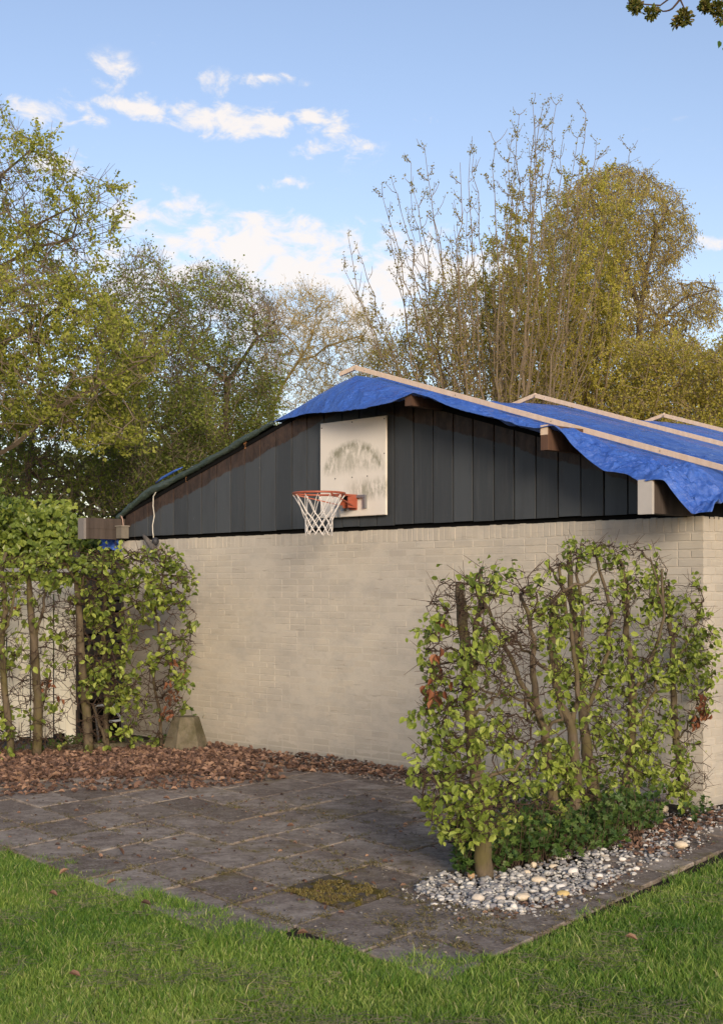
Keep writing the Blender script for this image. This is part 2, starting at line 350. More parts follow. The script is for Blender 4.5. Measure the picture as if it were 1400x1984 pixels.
def m_soil(name='soil', a=(.060, .046, .035), c2=(.032, .024, .018)):
    m, t, b, out = new_mat(name); geo = nd(t, 'ShaderNodeNewGeometry').outputs['Position']
    n = noise(t, geo, 12, 7, .75); col = mixc_(t, ramp(t, n, .35, .65), a, c2)
    col = mixc_(t, ramp(t, noise(t, geo, 1.3, 4), .5, .65, 0, .6), col, (.05, .045, .015))
    col = mixc_(t, ramp(t, noise(t, geo, 90, 4, .8), .6, .8, 0, .4), col, (.16, .13, .10))
    setc(t, b, col, 1, .1); bump(t, b, n, 1, .02); return m
def m_stone():
    m, t, b, out = new_mat('pebble_stone'); r = rnd_(t); geo = nd(t, 'ShaderNodeNewGeometry').outputs['Position']
    cr = nd(t, 'ShaderNodeValToRGB', {'Fac': r}); cr.color_ramp.interpolation = 'CONSTANT'; e = cr.color_ramp.elements
    cols = [(0, (.21, .20, .205)), (.14, (.30, .285, .27)), (.3, (.15, .15, .165)), (.40, (.42, .39, .35)), (.55, (.56, .53, .48)), (.70, (.22, .16, .12)), (.75, (.34, .33, .33)), (.86, (.62, .58, .51)), (.94, (.66, .62, .56))]
    while len(e) < len(cols): e.new(.5)
    for i, (p_, c) in enumerate(cols): e[i].position = p_; e[i].color = rgba(c)
    col = mixc_(t, ramp(t, noise(t, geo, 45, 4), .4, .7, 0, .45), cr.outputs[0], (.17, .15, .13))
    setc(t, b, col, .75, .35); return m
def m_concrete(name, a, c2, moss=(.07, .065, .03)):
    m, t, b, out = new_mat(name); geo = nd(t, 'ShaderNodeNewGeometry').outputs['Position']
    n = noise(t, geo, 8, 6, .7); col = mixc_(t, ramp(t, n, .35, .65), a, c2)
    col = mixc_(t, ramp(t, noise(t, geo, 3, 5, .7), .48, .62, 0, .7), col, moss)
    col = mixc_(t, ramp(t, noise(t, geo, 45, 3, .6), .7, .74, 0, .5), col, (.35, .33, .28))
    setc(t, b, col, .95, .15); bump(t, b, noise(t, geo, 60, 5, .75), .6, .006); return m

M = dict(
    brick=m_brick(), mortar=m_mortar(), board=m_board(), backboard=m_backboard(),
    batten=m_wood('fresh_pine', (.58, .43, .30), (.70, .55, .42), .6),
    beam=m_wood('dark_weathered_beam', (.045, .034, .028), (.085, .066, .055), .85),
    beam_red=m_wood('red_brown_beam', (.055, .030, .020), (.13, .070, .045), .8, 14),
    cap=simple('beam_end_cap', (.44, .41, .38), .5, .4, 0, .12, 9), capdark=simple('weathered_end_cap', (.20, .18, .165), .7, .3, 0, .2, 12),
    tarp=m_tarp('blue_tarpaulin', (.032, .095, .40), (.060, .155, .52)), green=m_tarp('green_roof_sheet', (.032, .052, .042), (.060, .080, .064)),
    black=simple('black_shadow_gap_felt', (.006, .006, .006), .95, .1),
    orange=simple('orange_painted_steel', (.34, .085, .045), .45, .5, 0, .2, 40), steel=simple('galvanised_steel', (.25, .25, .26), .45, .5, .6),
    net=simple('white_net_cord', (.72, .68, .64), .8, .2), screw=simple('screw_metal', (.07, .06, .05), .5, .5),
    slab=m_slab(), moss=m_moss(), soil=m_soil(), lawnsoil=m_soil('lawn_soil', (.05, .055, .02), (.03, .032, .014)), stone=m_stone(),
    concrete=m_concrete('mossy_concrete', (.12, .10, .068), (.19, .16, .11)), kerb=m_concrete('kerb_concrete', (.13, .11, .085), (.18, .155, .12)),
    fence=m_wood('pale_fence_board', (.76, .72, .61), (.86, .82, .72), .8, 14), rail=simple('dark_rail', (.08, .08, .075), .7, .3),
    darkslat=simple('charcoal_slat', (.028, .030, .035), .6, .35, 0, .3, 9), cord=simple('white_cord', (.62, .58, .5), .8, .2),
    bark=bark_mat('hornbeam_bark', (.15, .115, .075), (.075, .057, .040), 34, (.10, .085, .032)),
    twig=bark_mat('twig_bark', (.085, .055, .038), (.045, .030, .022), 30),
    bark_grey=bark_mat('grey_brown_bark', (.19, .15, .11), (.11, .085, .062), 12), bark_gold=bark_mat('golden_willow_bark', (.38, .29, .13), (.26, .195, .09), 12),
    bark_up=bark_mat('upright_tree_bark', (.24, .185, .125), (.15, .115, .08), 12),
    hedge_leaf=leaf_mat('hornbeam_leaf', [(.09, .125, .024), (.17, .22, .036), (.27, .33, .055), (.40, .45, .11)], .35, .5, .35, True),
    dead_leaf=leaf_mat('dead_leaf', [(.13, .045, .022), (.26, .10, .05), (.34, .16, .085)], .2, .7),
    litter=leaf_mat('fallen_leaf', [(.065, .040, .032), (.13, .076, .056), (.20, .115, .080), (.36, .22, .145)], .1, .7, .25, True),
    under=leaf_mat('undergrowth_leaf', [(.035, .070, .016), (.065, .12, .026), (.12, .18, .04)], .3, .5),
    leafA=leaf_mat('yellow_green_leaf', [(.18, .20, .04), (.31, .32, .06), (.46, .45, .11)], .5),
    leafB=leaf_mat('mid_green_leaf', [(.12, .145, .035), (.22, .25, .05), (.37, .385, .08)], .5),
    leafC=leaf_mat('golden_twig_leaf', [(.30, .25, .09), (.46, .38, .15)], .45),
    leafD=leaf_mat('olive_bud_leaf', [(.25, .20, .06), (.37, .32, .075), (.50, .45, .10)], .5),
    leafE=leaf_mat('bronze_willow_leaf', [(.32, .23, .085), (.42, .33, .10), (.52, .44, .12)], .5),
    leafI=leaf_mat('ivy_leaf', [(.07, .11, .02), (.17, .22, .04), (.36, .39, .07)], .25, .35, .5),
    leafF=leaf_mat('far_hedge_leaf', [(.07, .08, .025), (.13, .14, .04)], .2),
    grass=leaf_mat('grass_blade', [(.03, .085, .014), (.085, .18, .026), (.18, .28, .042), (.38, .44, .12), (.45, .40, .22)], .3, .5),
)

# ------------------------------------------------------------------ leaf clouds
def unit(v): return v/(np.linalg.norm(v, axis=-1, keepdims=True)+1e-9)
def rand_dirs(n): return unit(rng.normal(size=(n, 3)))
def leaves(cen, tdir, nrm, L, w=.6, shape='hex', fold=.18):
    n = len(cen); L = np.broadcast_to(L, (n,))[:, None]
    t = unit(tdir); nn = unit(nrm-t*np.sum(nrm*t, 1, keepdims=True)); s = np.cross(t, nn)
    if shape == 'quad':
        loc = [(0, 0, 0), (.5, .5*w, fold), (1, 0, 0), (.5, -.5*w, fold)]; fc = [[0, 1, 2, 3]]
    elif shape == 'hex':
        loc = [(0, 0, 0), (.28, .46*w, fold*.8), (.68, .40*w, fold), (1, 0, -.05), (.68, -.40*w, fold), (.28, -.46*w, fold*.8)]; fc = [[0, 1, 2, 3], [0, 3, 4, 5]]
    elif shape == 'maple':
        loc = [(0, 0, 0), (.15, .5, .1), (.45, .28, .05), (.75, .55, .12), (.72, .2, .03), (1.05, 0, -.05), (.72, -.2, .03), (.75, -.55, .12), (.45, -.28, .05), (.15, -.5, .1)]
        fc = [[0, 1, 2, 4], [2, 3, 4, 4], [0, 4, 5, 6], [0, 6, 8, 9], [8, 6, 7, 7]]
        fc = [[0, 1, 2, 4], [0, 4, 5, 6], [0, 6, 8, 9], [2, 3, 4, 0], [8, 0, 6, 7]]
    k = len(loc); V = np.stack([cen+L*(a*t+b*s+c*nn) for a, b, c in loc], 1)
    base = np.arange(n)[:, None]*k; Fc = np.concatenate([base+np.array([f]) for f in fc], 0)
    return V.reshape(-1, 3), Fc, len(fc)
def leaf_obj(name, cen, tdir, nrm, L, mat, parent, w=.6, shape='quad', rnd=None, kind=None, fold=.18):
    V, Fc, k = leaves(cen, tdir, nrm, L, w, shape, fold)
    r = rng.random(len(cen)) if rnd is None else rnd
    return obj(name, V, Fc, mat, parent, np.tile(r, k), kind=kind)

def dendrite(seedP, seedpar, pts, bf=.3, seedpath=None):
    """minimum-spanning growth from the seeds through pts; returns positions and parent index."""
    ns = len(seedP); Np = len(pts); allP = np.concatenate([seedP, pts]); par = np.full(ns+Np, -1); par[:ns] = seedpar
    path = np.zeros(ns+Np)
    if seedpath is not None: path[:ns] = seedpath
    best = np.full(Np, 1e9); bi = np.zeros(Np, int); used = np.zeros(Np, bool)
    for i in range(ns):
        c = np.linalg.norm(pts-seedP[i], axis=1)+bf*path[i]; m = c < best; best[m] = c[m]; bi[m] = i
    order = list(range(ns)); dist_direct = None
    for _ in range(Np):
        j = int(np.argmin(np.where(used, 1e9, best))); used[j] = True; par[ns+j] = bi[j]; order.append(ns+j)
        path[ns+j] = path[bi[j]]+np.linalg.norm(allP[ns+j]-allP[bi[j]])
        c = np.linalg.norm(pts-pts[j], axis=1)+bf*path[ns+j]; m = (c < best) & ~used; best[m] = c[m]; bi[m] = ns+j
    return allP, par, np.array(order)
def radii(par, order, tip=.004, p=2.4):
    acc = np.zeros(len(par)); nch = np.bincount(par[par >= 0], minlength=len(par))
    for i in order[::-1]:
        r = acc[i] if nch[i] else tip**p
        acc[i] = max(r, tip**p)
        if par[i] >= 0: acc[par[i]] += acc[i]
    return acc**(1/p), nch
def resample(pts, n):
    pts = np.array(pts, float); d = np.r_[0, np.cumsum(np.linalg.norm(np.diff(pts, axis=0), axis=1))]
    t = np.linspace(0, d[-1], n); return np.stack([np.interp(t, d, pts[:, k]) for k in range(3)], 1)
def bez(a, b, c, n):
    t = np.linspace(0, 1, n)[:, None]; return (1-t)**2*a+2*t*(1-t)*b+t*t*c
def build_tree(name, label, cat, root_loc, limbs, pts, barkm, leafm, Ls, nleaf, bf=.25, tip=.004, leafr=.02, w=.6, droop=0., twig=.25, ntw=2, group=None, rmax=.25,
               leafmask=None, shape='quad', spread=.06, twigdir=(0, 0, .5), rnd_fn=None, clump=1, p=2.4):
    t = thing(name, label, cat, root_loc, 0, group)
    sp, spar = [], []; lim = []
    for li in limbs:
        li = np.array(li); lim.append(li); st = len(sp)
        # attach limb to the closest previous seed
        if st:
            q = np.array(sp); a = int(np.argmin(np.linalg.norm(q-li[0], axis=1)))
            if np.linalg.norm(q[a]-li[0]) < .05: li = li[1:]
        for k, q_ in enumerate(li):
            sp.append(q_); spar.append((a if st else -1) if k == 0 else len(sp)-2)
    sp = np.array(sp); allP, par, order = dendrite(sp, np.array(spar), pts, bf)
    r, nch = radii(par, order, tip, p); r = np.minimum(r, rmax)
    con = np.zeros(len(par), bool)
    for i in order: con[i] = (par[i] < 0) or (con[par[i]] and r[i] > .035)
    idx = np.where(par >= 0)[0]; thick = con[idx]
    tk = idx[thick]; tn = idx[~thick]
    if len(tk):
        V, Fc = edges_mesh(allP[par[tk]], allP[tk], np.minimum(r[par[tk]], r[tk]*1.25), r[tk], 8); obj('trunk', V, Fc, barkm, t, smooth=True)
    P0, P1, R0, R1 = allP[par[tn]], allP[tn], np.minimum(r[par[tn]], r[tn]*1.5), r[tn]
    # extra fine twigs from thin nodes
    cand = np.where((par >= 0) & (r < leafr))[0]
    base = np.repeat(cand, ntw); dv = unit(allP[base]-allP[par[base]])
    tdir = unit(dv*.7+rand_dirs(len(base))*.8+np.array(twigdir)); ln = twig*(.4+.8*rng.random(len(base)))
    T1 = allP[base]+tdir*ln[:, None]
    V, Fc = edges_mesh(np.concatenate([P0, allP[base]]), np.concatenate([P1, T1]), np.r_[R0, np.full(len(base), tip)], np.r_[R1, np.full(len(base), tip*.5)], 3)
    obj('branches', V, Fc, barkm, t)
    # leaves along the thin segments and twigs
    S0 = np.concatenate([allP[par[cand]], allP[base]]); S1 = np.concatenate([allP[cand], T1])
    if leafmask is not None:
        mk = leafmask((S0+S1)/2); S0, S1 = S0[mk], S1[mk]
    if nleaf and len(S0):
        k = rng.integers(0, len(S0), nleaf//clump); f = rng.random(len(k))[:, None]
        cen = S0[k]*(1-f)+S1[k]*f; cen = np.repeat(cen, clump, 0); cen = cen+rng.normal(size=cen.shape)*spread
        td = unit(rand_dirs(len(cen))+unit(S1[k]-S0[k]).repeat(clump, 0)*.4+np.array([0, 0, -droop])); nr = unit(rand_dirs(len(cen))*.9+np.array([0, -.3, .8]))
        L = (Ls[0]+(Ls[1]-Ls[0])*rng.random(len(cen)))
        if rnd_fn is not None: rn = rnd_fn(cen)
        else: rn = np.clip(vnoise(cen, 1.2, 3)*1.6-.3+rng.normal(size=len(cen))*.18, 0, 1)
        leaf_obj('crown', cen, td, nr, L, leafm, t, w, shape, rn)
    return t
def env(poly, n, Y, dep):
    q = sample_poly(poly, n); Ys = Y+dep*(rng.random(n)*2-1)
    return np.stack([(q[:, 0]-700)/F*Ys, Ys, CH-(q[:, 1]-HOR)/F*Ys], 1)

# ================================================================== GROUND
S = 300
o = obj('ground', [(-S, -S, -.03), (S, -S, -.03), (S, S, -.03), (-S, S, -.03)], [(0, 1, 2, 3)], M['lawnsoil']); tag(o, kind='structure')
# soil bed under paving, gravel and hedge
edge_px = [(-900, 1600), (-300, 1615), (0, 1650), (100, 1668), (250, 1710), (400, 1765), (520, 1800), (640, 1832), (760, 1856), (880, 1860), (960, 1846), (1060, 1810), (1180, 1765), (1300, 1712), (1400, 1668), (1600, 1600), (1900, 1540), (2400, 1480)]
edge_w = np.array([G(*p)[:2] for p in edge_px])
def lawn_side(xy):                                  # signed: positive = on the lawn (towards the camera)
    px = 700+F*xy[:, 0]/xy[:, 1]; py = HOR+F*CH/xy[:, 1]
    return py-np.interp(px, [p[0] for p in edge_px], [p[1] for p in edge_px])
bed = [tuple(np.r_[p, -.012]) for p in edge_w[:]]+[(9, 30, -.012), (-16, 30, -.012)]
o = obj('earth_bed', bed, [tuple(range(len(bed)))], M['soil']); tag(o, kind='structure')
# paving slabs
pav = bpy.data.objects.new('paving', None); COL.objects.link(pav); tag(pav, kind='structure')
dA = unit(np.array([1790., 2700, 0])); dB = unit(np.array([-1900., 2700, 0]))
O0 = G(668, 1763); la, lb, gap = .41, .55, .017
beds_px = [(840, 1712), (870, 1690), (930, 1650), (990, 1560), (1010, 1500), (1500, 1500), (1500, 1560), (1400, 1575), (1250, 1650), (1100, 1705), (1010, 1735), (900, 1730)]
shapes = []
def slab_mesh(cs, top, mat, name, parent):
    cs = np.array(cs); c = cs.mean(0); b = np.array([x+(c-x)*.02 for x in cs])
    n = len(cs); V = [np.r_[p[:2], -.03] for p in cs]+[np.r_[p[:2], top-.006] for p in cs]+[np.r_[p[:2], top] for p in b]
    Fc = [(i, (i+1) % n, n+(i+1) % n, n+i) for i in range(n)]+[(n+i, n+(i+1) % n, 2*n+(i+1) % n, 2*n+i) for i in range(n)]+[tuple(range(2*n, 3*n))]
    return obj(name, V, Fc, mat, parent)
nslab = 0
for ib in range(-6, 24):
    for ia in range(-16, 24):
        off = .5*la*(ib % 2)*0
        wa0 = ia*la+off; wb0 = ib*lb
        cs = [O0+dA*(wa0+gap/2)+dB*(wb0+gap/2), O0+dA*(wa0+la-gap/2)+dB*(wb0+gap/2), O0+dA*(wa0+la-gap/2)+dB*(wb0+lb-gap/2), O0+dA*(wa0+gap/2)+dB*(wb0+lb-gap/2)]
        cs = [c+np.array([random.uniform(-.005, .005), random.uniform(-.005, .005), 0]) for c in cs]
        c = np.mean(cs, 0)
        if c[1] < 4: continue
        px = 700+F*c[0]/c[1]; py = HOR+F*CH/c[1]
        if lawn_side(np.array([c[:2]]))[0] > 14 or px < -250 or px > 1700 or py < 1440: continue
        dl = np.dot(c-C0, N)
        if dl < .30 and np.dot(c-C0, U) > -.3: continue
        if inpoly(np.array([[px, py]]), beds_px)[0]: continue
        if np.dot(c-C0, U) < -.1 and dl < .3: continue
        moss = (ia == 0 and ib == 0)
        slab_mesh(cs, .004+random.uniform(-.007, .007)+(.006 if moss else 0), M['moss'] if moss else M['slab'], 'slab', pav); nslab += 1
print('slabs', nslab)
# lawn
def lawn_grass():
    n = 380000
    Ymax, Ymin = 9.3, 4.35
    y = np.sqrt(rng.random(n)*(Ymax**2-Ymin**2)+Ymin**2)
    keep = rng.random(n) < np.clip(6.2/y, .3, 1)**1.2; y = y[keep]; n = len(y)
    x = (rng.random(n)*2-1)*.30*y
    xy = np.stack([x, y], 1)
    wob = (vnoise(xy, 2.5, 21)-.5)*26+(vnoise(xy, 8, 22)-.5)*46
    sd = lawn_side(xy)+wob
    k = (sd > -3) | ((sd > -26) & (rng.random(n) < .16*np.exp((sd+3)/12))) | ((sd > -60) & (vnoise(xy, 9, 23) > .66) & (rng.random(n) < .25)); xy = xy[k]; sd = sd[k]; n = len(xy)
    dens = vnoise(xy, 3.2, 5); k = rng.random(n) < np.clip(.55+dens*.9, 0, 1); xy = xy[k]; sd = sd[k]; n = len(xy)
    h = .018+.026*vnoise(xy, 2.2, 9)+.030*rng.random(n)**3; h *= np.where(sd < 10, .7, 1)*np.where(rng.random(n) < .01, 1.7, 1)
    tuft = vnoise(xy, 5, 31); h *= .7+1.3*np.clip(tuft-.45, 0, 1)*2
    ang = rng.random(n)*2*pi; lean = .25+.55*rng.random(n)
    dx = np.stack([np.cos(ang), np.sin(ang), np.zeros(n)], 1); sidev = np.stack([-np.sin(ang), np.cos(ang), np.zeros(n)], 1)
    a2 = rng.random(n)*pi; sidev = np.stack([np.cos(a2), np.sin(a2), np.zeros(n)], 1)
    b = np.concatenate([xy, np.full((n, 1), -.018)], 1); wd = (.0013+.0017*rng.random(n))[:, None]
    mid = b+dx*(h*lean*.3)[:, None]+np.array([0, 0, 1])*(h*.62)[:, None]; tip = b+dx*(h*lean)[:, None]+np.array([0, 0, 1])*h[:, None]
    V = np.stack([b-sidev*wd, b+sidev*wd, mid+sidev*wd*.8, mid-sidev*wd*.8, tip], 1).reshape(-1, 3)
    q = np.arange(n)[:, None]*5
    # quads plus tip triangles written as two separate face sizes -> use triangles throughout
    Fc = np.concatenate([q+np.array([[0, 1, 2]]), q+np.array([[0, 2, 3]]), q+np.array([[3, 2, 4]])])
    r = np.clip(.12+.62*vnoise(xy, .9, 41)+.28*(vnoise(xy, 6, 42)-.5)+rng.normal(size=n)*.16, 0, .78)
    r = np.where(rng.random(n) < .05, .95, r)
    o = obj('grass', V, Fc, M['grass'], None, np.tile(r, 3)); tag(o, 'short green lawn grass with a curved ragged edge against the paving', 'grass', kind='stuff')
    print('grass', n)
lawn_grass()
def clippings():
    n = 16000; y = 4.4+3*rng.random(n)**1.5; x = (rng.random(n)*2-1)*.28*y; xy = np.stack([x, y], 1)
    k = (vnoise(xy, 3.4, 55) > .56) & (lawn_side(xy) > 25); xy = xy[k]; n = len(xy)
    c = np.concatenate([xy, (.022+.02*rng.random(n))[:, None]], 1); d = unit(np.stack([rng.normal(size=n), rng.normal(size=n), rng.normal(size=n)*.25], 1))
    V, Fc = edges_mesh(c, c+d*(.02+.04*rng.random(n))[:, None], np.full(n, .0011), np.full(n, .0006), 3)
    m = leaf_mat('dry_clipping', [(.07, .075, .045), (.15, .14, .095), (.24, .2, .13)], .1)
    o = obj('grass_clippings', V, Fc, m, None, np.tile(rng.random(n), 3)); tag(o, 'matted grey green mown clippings lying on the lawn', 'clippings', kind='stuff')
clippings()

# ================================================================== BUILDING
H = 2.10; LEN = 7.30
bld = thing('brick_garage', 'painted brick garage with dark timber gable under a blue tarpaulin', 'building', tuple(C0), ROT)
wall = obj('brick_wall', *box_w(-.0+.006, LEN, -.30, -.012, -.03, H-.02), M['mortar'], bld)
# slurry sheet: wavering mortar face between and partly over the bricks (front and right-hand side)
def mortar_sheet(length, side):
    nx, nz = int(length/.028), 76
    s = np.linspace(0, length, nx); z = np.linspace(-.02, H-.006, nz); S_, Z_ = np.meshgrid(s, z, indexing='ij')
    pts = np.stack([S_, Z_], -1)
    cov = np.clip(vnoise(pts*np.array([.8, 1.3]), 2.2, 61)*2.4-.75, 0, 1)*.55+np.clip(S_/2.5, 0, 1)*.35
    d = -.0034-.0014*np.exp(-S_/1.2)+.0042*cov+.0022*(vnoise(pts*np.array([.5, 1]), 14, 62, 3)-.5)
    V = W(S_, d-.0, Z_) if not side else (C0-S_[..., None]*N+(-d)[..., None]*(-U)*-1*1.0+Z_[..., None]*np.array([0, 0, 1.]))
    i = np.arange(nx-1)[:, None]*nz+np.arange(nz-1)[None]; i = i.ravel()
    return V.reshape(-1, 3), np.stack([i, i+nz, i+nz+1, i+1], 1)
def WS(e, d, z):                                     # side wall frame: e along the side away from the gable, d outward
    return np.asarray(C0)+np.asarray(e)[..., None]*(-N)+np.asarray(d)[..., None]*(-U)+np.asarray(z)[..., None]*np.array([0, 0, 1.])
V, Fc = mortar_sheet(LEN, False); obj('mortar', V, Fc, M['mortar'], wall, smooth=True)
nx, nz = 60, 40
E_, Z_ = np.meshgrid(np.linspace(.012, 6.5, nx), np.linspace(-.02, H-.006, nz), indexing='ij')
i = (np.arange(nx-1)[:, None]*nz+np.arange(nz-1)[None]).ravel()
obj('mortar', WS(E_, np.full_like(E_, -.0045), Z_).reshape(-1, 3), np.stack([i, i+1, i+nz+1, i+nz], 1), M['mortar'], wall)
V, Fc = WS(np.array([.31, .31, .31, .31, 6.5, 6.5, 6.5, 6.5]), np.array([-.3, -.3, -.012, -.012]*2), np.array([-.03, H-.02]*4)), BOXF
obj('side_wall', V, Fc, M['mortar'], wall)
def brick_verts(w, h):                                 # centred in width and height; front at y=0, back at y=-.05
    c = .0016; return np.array([(-w/2, -.05, -h/2), (w/2, -.05, -h/2), (w/2, -.05, h/2), (-w/2, -.05, h/2), (-w/2, -c, -h/2), (w/2, -c, -h/2), (w/2, -c, h/2), (-w/2, -c, h/2), (-w/2+c, 0, -h/2+c), (w/2-c, 0, -h/2+c), (w/2-c, 0, h/2-c), (-w/2+c, 0, h/2-c)])
BF = np.array([(0, 4, 5, 1), (1, 5, 6, 2), (2, 6, 7, 3), (3, 7, 4, 0), (4, 8, 9, 5), (5, 9, 10, 6), (6, 10, 11, 7), (7, 11, 8, 4), (8, 11, 10, 9)])
CH_ = .0620; bricks = []                               # (side?, position along, d, z, w, h)
for side, length in ((0, LEN), (1, 3.6)):
    for r in range(32):
        x = 0.0; z = r*CH_+.026; first = True
        while x < length-.02:
            if first: w = (.10 if r % 2 else .21) if side == 0 else (.155 if r % 2 else .10); first = False
            else: w = .21 if random.random() < .86 else .10
            if side and x == 0: x = .004
            w = min(w, length-x); bricks.append((side, x+w/2, random.uniform(-.0011, .0009), z+random.uniform(-.001, .001), w-.0, .052)); x += w+.010
    x = 0
    while x < length-.03:
        wv = .052 if x > 0 else .075
        bricks.append((side, x+wv/2+(0.002 if side else 0), random.uniform(-.0015, .0020), 1.986+.055+random.uniform(-.003, .004), wv, .108)); x += wv+.0105
def bkey(b):
    p = W(b[1], 0, b[3]) if not b[0] else WS(np.array(b[1]), np.array(0.), np.array(b[3]))
    px = 700+F*p[0]/p[1]
    return p[1]-(4 if b[3] > 1.9 else 0)*0+(20 if px > 1410 else 0)+(1.1 if b[5] > .1 else 0)-(.35*b[3])
bricks.sort(key=bkey)
cache = {}
for n_, b in enumerate(bricks[:300]):
    key = (round(b[4], 2), round(b[5], 2))
    if key not in cache:
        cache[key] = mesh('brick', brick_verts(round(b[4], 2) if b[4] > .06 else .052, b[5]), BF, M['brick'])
    o = bpy.data.objects.new('brick', cache[key]); COL.objects.link(o); o.parent = wall
    if b[0] == 0: o.location = (b[1], b[2], b[3]); o.rotation_euler = (0, random.uniform(-.006, .006), 0)
    else: o.location = (-b[2], -b[1], b[3]); o.rotation_euler = (0, 0, pi/2)
# wall has identity local frame below the building root
Vs, Rs = [], []
for b in bricks[300:]:
    v = brick_verts(b[4], b[5])
    if b[0] == 0: Vs.append(W(v[:, 0]+b[1], v[:, 1]+b[2], v[:, 2]+b[3]))
    else: Vs.append(WS(b[1]+v[:, 0], v[:, 1]+b[2], v[:, 2]+b[3]))
    Rs.append(random.random())
nb = len(Vs); q = np.arange(nb)[:, None]*12
Fc = np.concatenate([q+BF[k:k+1] for k in range(9)])
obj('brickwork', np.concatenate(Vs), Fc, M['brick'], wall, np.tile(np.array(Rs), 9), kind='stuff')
# near-black strip, its colour standing in for the shadow gap above the wall
obj('shadow_gap_strip', *box_w(.0, LEN-.02, -.25, -.02, H-.02, H+.10), M['black'], bld)
V, Fc = WS(np.array([.0, .0, .0, .0, 6.5, 6.5, 6.5, 6.5])+.01, np.array([-.3, -.3, -.03, -.03]*2), np.array([H-.02, H+.22]*4)), BOXF
obj('eave_plate', V, Fc, M['black'], bld)
# gable boards
jx = [243.6, 262, 287.4, 312, 337, 364.5, 391, 419, 447, 474.6, 504.3, 534.5, 566, 595, 628, 663, 696, 730, 764, 801, 839, 878, 916, 957, 996, 1038, 1081, 1125, 1170, 1216, 1262, 1311, 1358]
js = [pw(x, 1035, .02)[0] for x in jx]
def rake(s): return 3.40-.285*abs(s-3.62)
for k in range(len(js)-1):
    s1, s0 = js[k], js[k+1]; g = .014; a, b_ = s0+g/2, s1-g/2
    z0 = H+.035+random.uniform(-.004, .004); dd = random.uniform(0, .004); th = .022
    pts = [(a, z0), (b_, z0), (b_, rake(b_)), (a, rake(a))]
    if a < 3.62 < b_: pts = [(a, z0), (b_, z0), (b_, rake(b_)), (3.62, rake(3.62)), (a, rake(a))]
    n = len(pts); ch = .0012
    cx = (a+b_)/2; V = [W(p, dd, q_) for p, q_ in pts]+[W(p, dd+th-ch, q_) for p, q_ in pts]+[W(p+(ch if p < cx else -ch), dd+th, q_) for p, q_ in pts]
    Fc = [(i, (i+1) % n, n+(i+1) % n, n+i) for i in range(n)]+[(n+i, n+(i+1) % n, 2*n+(i+1) % n, 2*n+i) for i in range(n)]+[tuple(range(2*n, 3*n))]
    obj('gable_board', np.array(V).reshape(-1, 3), Fc, M['board'], bld)
# backing behind the boards and the roof deck
gb = [(.02, H+.05), (LEN-.02, H+.05), (LEN-.02, rake(LEN)-.02), (3.62, rake(3.62)-.02), (.02, rake(0)-.02)]
V = np.array([W(s, d, z) for d in (-.06, -.004) for s, z in gb]).reshape(-1, 3)
obj('gable_backing', V, [(4, 3, 2, 1, 0), (5, 6, 7, 8, 9)]+[(i, (i+1) % 5, 5+(i+1) % 5, 5+i) for i in range(5)], M['black'], bld)
def roofz(s): return 3.455-.292*np.abs(np.asarray(s)-3.62)
for (a, b_) in ((3.62, 7.55), (3.62, -.30)):
    V = np.array([W(s, d, roofz(s)+dz) for s in (a, b_) for d in (.03, -8.5) for dz in (-.05, -.01)]).reshape(-1, 3)
    obj('roof', V, BOXF, M['black'], bld)
# beams
def purlin(s, ztop, w, h, dend, mat, capmat=None, capw=.018, ch=0):
    V, Fc = box_w(s-w/2, s+w/2, -.05, dend, ztop-h, ztop); o = obj('beam', V, Fc, mat, bld)
    if capmat is not None: obj('end_cap', *box_w(s-w/2-.006, s+w/2+.006, dend+.001, dend+capw, ztop-h-.005, ztop+.004), capmat, o)
    return o
sl_, zt = pw(158, 1006, .50); purlin(LEN-.02, 2.325, .10, .215, .50, M['beam'], M['capdark'], .03)
obj('beam_board', *box_w(LEN-.075, LEN-.062, -.02, .50, 2.22, 2.335), M['beam'], bld)
purlin(.14, 2.335, .105, .235, .50, M['beam'], M['cap'], .03)
s_, z_ = pw(1054, 823, .45); purlin(s_, z_, .07, .19, .45, M['beam_red'])
obj('end_grain', *box_w(s_-.035, s_+.035, .4505, .453, z_-.075, z_), M['batten'], bld)
s_, z_ = pw(790, 765, .42); purlin(s_, z_, .07, .09, .42, M['beam_red'])
# splinters and bare chips along the rake
for (px, py, w, h) in ((360, 925, .022, .09), (474, 862, .05, .07)):
    s, z = pw(px, py, .03); V = np.array([W(s-w/2, .030, z+h/2), W(s+w/2, .030, z+h/2), W(s+w*.1, .030, z-h/2), W(s-w*.2, .030, z-h/2), W(s-w/2, .024, z+h/2), W(s+w/2, .024, z+h/2), W(s+w*.1, .024, z-h/2), W(s-w*.2, .024, z-h/2)])
    obj('split_wood', V, [(0, 1, 2, 3), (0, 4, 5, 1), (1, 5, 6, 2), (2, 6, 7, 3), (3, 7, 4, 0)], m_wood('split_wood', (.32, .14, .06), (.45, .22, .1)), bld)
# small box lamp at the left end of the gable
bx = thing('wall_lamp', 'small weathered box lamp on the left beam with a pinkish wire loop', 'lamp', tuple(W(7.18, .06, 2.13)), ROT)
s, z = pw(240, 1030, .06)
obj('housing', *box_w(s-.055, s+.045, .035, .13, z-.075, z+.05), simple('lamp_box', (.17, .15, .12), .7, .3, 0, .3, 20), bx)
obj('lid', *box_w(s-.065, s+.055, .028, .14, z+.052, z+.064), simple('lamp_lid', (.24, .21, .17), .7), bx)
obj('wire', *tube([W(s-.02, .08, z+.06), W(s-.02, .09, z+.13), W(s, .09, z+.165), W(s+.04, .08, z+.17), W(s+.06, .05, z+.14)], .006, 5), simple('wire_pink', (.42, .28, .22), .6), bx)
